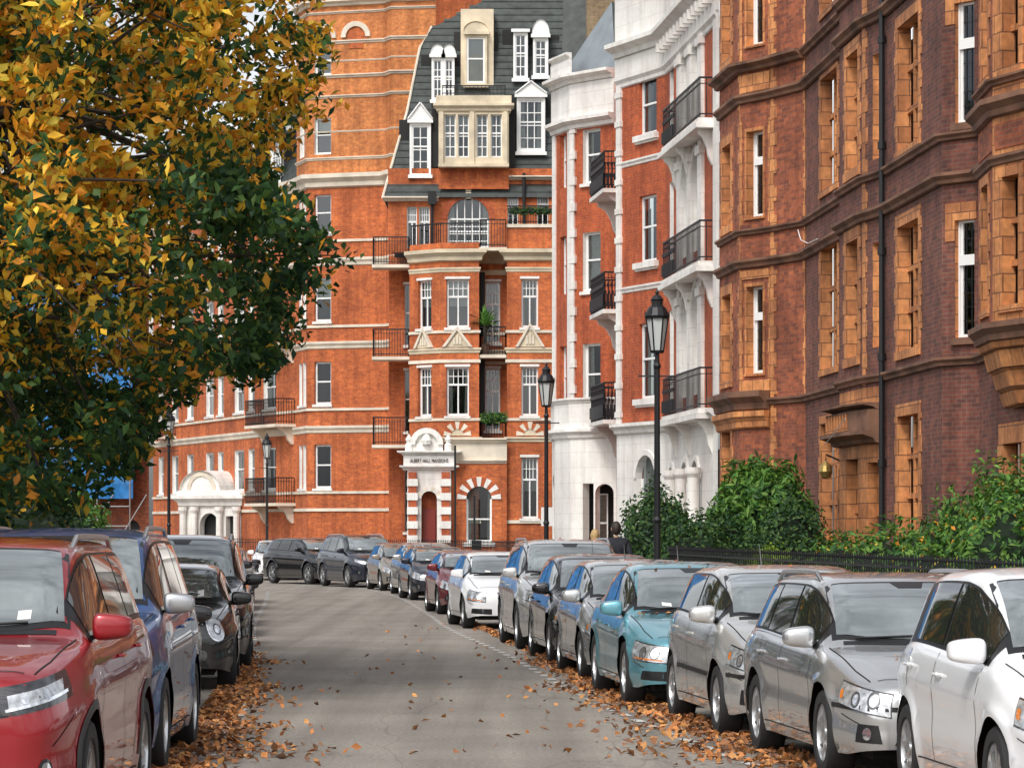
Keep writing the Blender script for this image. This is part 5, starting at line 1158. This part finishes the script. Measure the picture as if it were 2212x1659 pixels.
def person(x,y,h,rot,jac,hair,longhair=False,w=1.):
    root=empty('pedestrian',(x,y,.124),rot); s=h/1.75; root.scale=(s,s,s)
    skin('jacket',[(0,0,.92),(0,0,1.12),(0,-.01,1.30),(0,0,1.43),(.17*w,0,1.42),(.24*w,-.06,1.16),(.25*w,.05,.93),(-.17*w,0,1.42),(-.24*w,.05,1.16),(-.25*w,.14,.95),(0,0,1.50)],
         [(0,1),(1,2),(2,3),(3,4),(4,5),(5,6),(3,7),(7,8),(8,9),(3,10)],[(.17*w,.12),(.16*w,.115),(.19*w,.13),(.13,.09),.075,.058,.045,.075,.058,.045,.06],jac,root)
    skin('trousers',[(0,0,.92),(.095,0,.86),(.10,.12,.50),(.10,.02,.10),(-.095,0,.86),(-.10,-.05,.50),(-.10,-.28,.15)],[(0,1),(1,2),(2,3),(0,4),(4,5),(5,6)],[(.15,.11),.095,.065,.05,.095,.065,.05],'trousers',root)
    for sx,yy,zz,t in ((.10,.02,.05,0),(-.10,-.30,.09,.6)):
        skin('shoe',[(sx,yy-.05,zz+.02),(sx,yy+.07,zz),(sx,yy+.18,zz-.01-.03*t)],[(0,1),(1,2)],[.045,.045,.035],'shoe',root,1)
    skin('neck',[(0,0,1.46),(0,.01,1.56)],[(0,1)],[.055,.052],'skin',root)
    bm=bmesh.new(); bmesh.ops.create_uvsphere(bm,u_segments=24,v_segments=16,radius=1)
    for v in bm.verts:
        c=v.co; z=c.z; k=1-.18*max(0,-z); v.co=Vector((c.x*.075*k,c.y*.095*k+.015,z*.118+1.65))
        if c.y>.85 and -.35<z<.15: v.co.y+=.018*(1-abs(c.x)*4 if abs(c.x)<.25 else 0)
    me=bpy.data.meshes.new('head'); bm.to_mesh(me); bm.free(); me.materials.append(MATS['skin']); me.polygons.foreach_set('use_smooth',[True]*len(me.polygons)); link('head',me,root)
    g=Geo()
    for sx in (-1,1):
        lathe(g,'skin',(sx*.078,.005),[(0,1.61),(.014,1.63),(.018,1.66),(.01,1.69),(0,1.69)],8)
        lathe(g,'door_black',(sx*.03,.105),[(0,1.645),(.009,1.655),(0,1.665)],6)
    g.box('door_red',-.022,.022,.100,.106,1.585,1.593)
    g.finish(root)
    bm=bmesh.new(); bmesh.ops.create_uvsphere(bm,u_segments=24,v_segments=16,radius=1)
    for v in bm.verts:
        c=v.co; yy=c.y; zz=c.z*.128+1.665
        if yy>.1 and c.z<.35: yy=.1; 
        if c.z<-.3 and longhair and yy<.2: zz-=.14*(-c.z-.3)/.7*1.5
        v.co=Vector((c.x*.088*(1+.03*math.sin(c.z*9)),yy*.108-.002,zz))
    me=bpy.data.meshes.new('hair'); bm.to_mesh(me); bm.free(); me.materials.append(MATS[hair]); me.polygons.foreach_set('use_smooth',[True]*len(me.polygons)); link('hair',me,root)
    for sx,hy,hz in ((1,.06,.90),(-1,.15,.92)):
        b0=Vector((sx*.25*w,hy,hz)); V=[b0,b0+Vector((0,.005,-.07))];E=[(0,1)];R_=[.024,(.028,.02)]
        for q,(dy,l) in enumerate(((-.026,.062),(-.009,.075),(.009,.07),(.026,.055))):
            i=len(V); V+=[b0+Vector((0,dy,-.10)),b0+Vector((-sx*.008,dy,-.10-l*.5)),b0+Vector((-sx*.028,dy,-.10-l*.85))]; E+=[(1,i),(i,i+1),(i+1,i+2)]; R_+=[.009,.0085,.0075]
        i=len(V); V+=[b0+Vector((-sx*.01,.04,-.06)),b0+Vector((-sx*.018,.05,-.10))]; E+=[(1,i),(i,i+1)]; R_+=[.011,.009]
        skin('hand',V,E,R_,'skin',root,1)
person(1.93,60,1.80,.08,'jacket_dark','hair_dark',w=1.08); person(1.56,61,1.66,.12,'coat_tan','hair_blonde',True,.9)

# ------------------------------------------------------------------ light, camera
w=bpy.data.worlds.new('World'); S.world=w; w.use_nodes=True; nt=w.node_tree; N=nt.nodes; bg=N['Background']
sk=N.new('ShaderNodeTexSky'); sk.sky_type='NISHITA'; sk.sun_disc=False; el=math.radians(48); az=math.radians(205)
sk.sun_elevation=el; sk.sun_rotation=az; sk.air_density=1.0; sk.dust_density=3.0; sk.ozone_density=1.0
hs=N.new('ShaderNodeHueSaturation'); hs.inputs['Saturation'].default_value=.22; hs.inputs['Value'].default_value=1.42; nt.links.new(sk.outputs[0],hs.inputs['Color'])
# cloud noise added to the out-of-view sky to vary reflections on cars and glass
tc=N.new('ShaderNodeTexCoord'); mp=N.new('ShaderNodeMapping'); mp.inputs['Scale'].default_value=(1,1,2.4); nt.links.new(tc.outputs['Generated'],mp.inputs['Vector'])
cn=N.new('ShaderNodeTexNoise'); cn.inputs['Scale'].default_value=4.5; cn.inputs['Detail'].default_value=7; cn.inputs['Roughness'].default_value=.55; nt.links.new(mp.outputs['Vector'],cn.inputs['Vector'])
cr_=N.new('ShaderNodeValToRGB'); cr_.color_ramp.elements[0].position=.36; cr_.color_ramp.elements[1].position=.62; cr_.color_ramp.elements[0].color=(.52,.54,.58,1); cr_.color_ramp.elements[1].color=(1.4,1.38,1.35,1)
nt.links.new(cn.outputs['Fac'],cr_.inputs['Fac']); cm=N.new('ShaderNodeMixRGB'); cm.blend_type='MULTIPLY'; cm.inputs[0].default_value=1
nt.links.new(hs.outputs[0],cm.inputs[1]); nt.links.new(cr_.outputs['Color'],cm.inputs[2]); nt.links.new(cm.outputs[0],bg.inputs['Color']); bg.inputs['Strength'].default_value=.15
sd=bpy.data.lights.new('sun','SUN'); sd.energy=1.5; sd.angle=math.radians(12); sd.color=(1,.96,.90); so=bpy.data.objects.new('sun',sd); COL.objects.link(so)
dv=Vector((math.sin(az)*math.cos(el),math.cos(az)*math.cos(el),math.sin(el))); so.rotation_euler=dv.to_track_quat('Z','Y').to_euler()
cd=bpy.data.cameras.new('camera'); cam=bpy.data.objects.new('camera',cd); COL.objects.link(cam); cam.location=(0,0,1.8); cam.rotation_euler=(math.pi/2,0,0)
cd.sensor_width=36; cd.lens=113.9; cd.shift_y=.1426; cd.clip_start=.5; cd.clip_end=4000; S.camera=cam
S.view_settings.view_transform='Standard'; S.view_settings.look='None'; S.view_settings.exposure=0
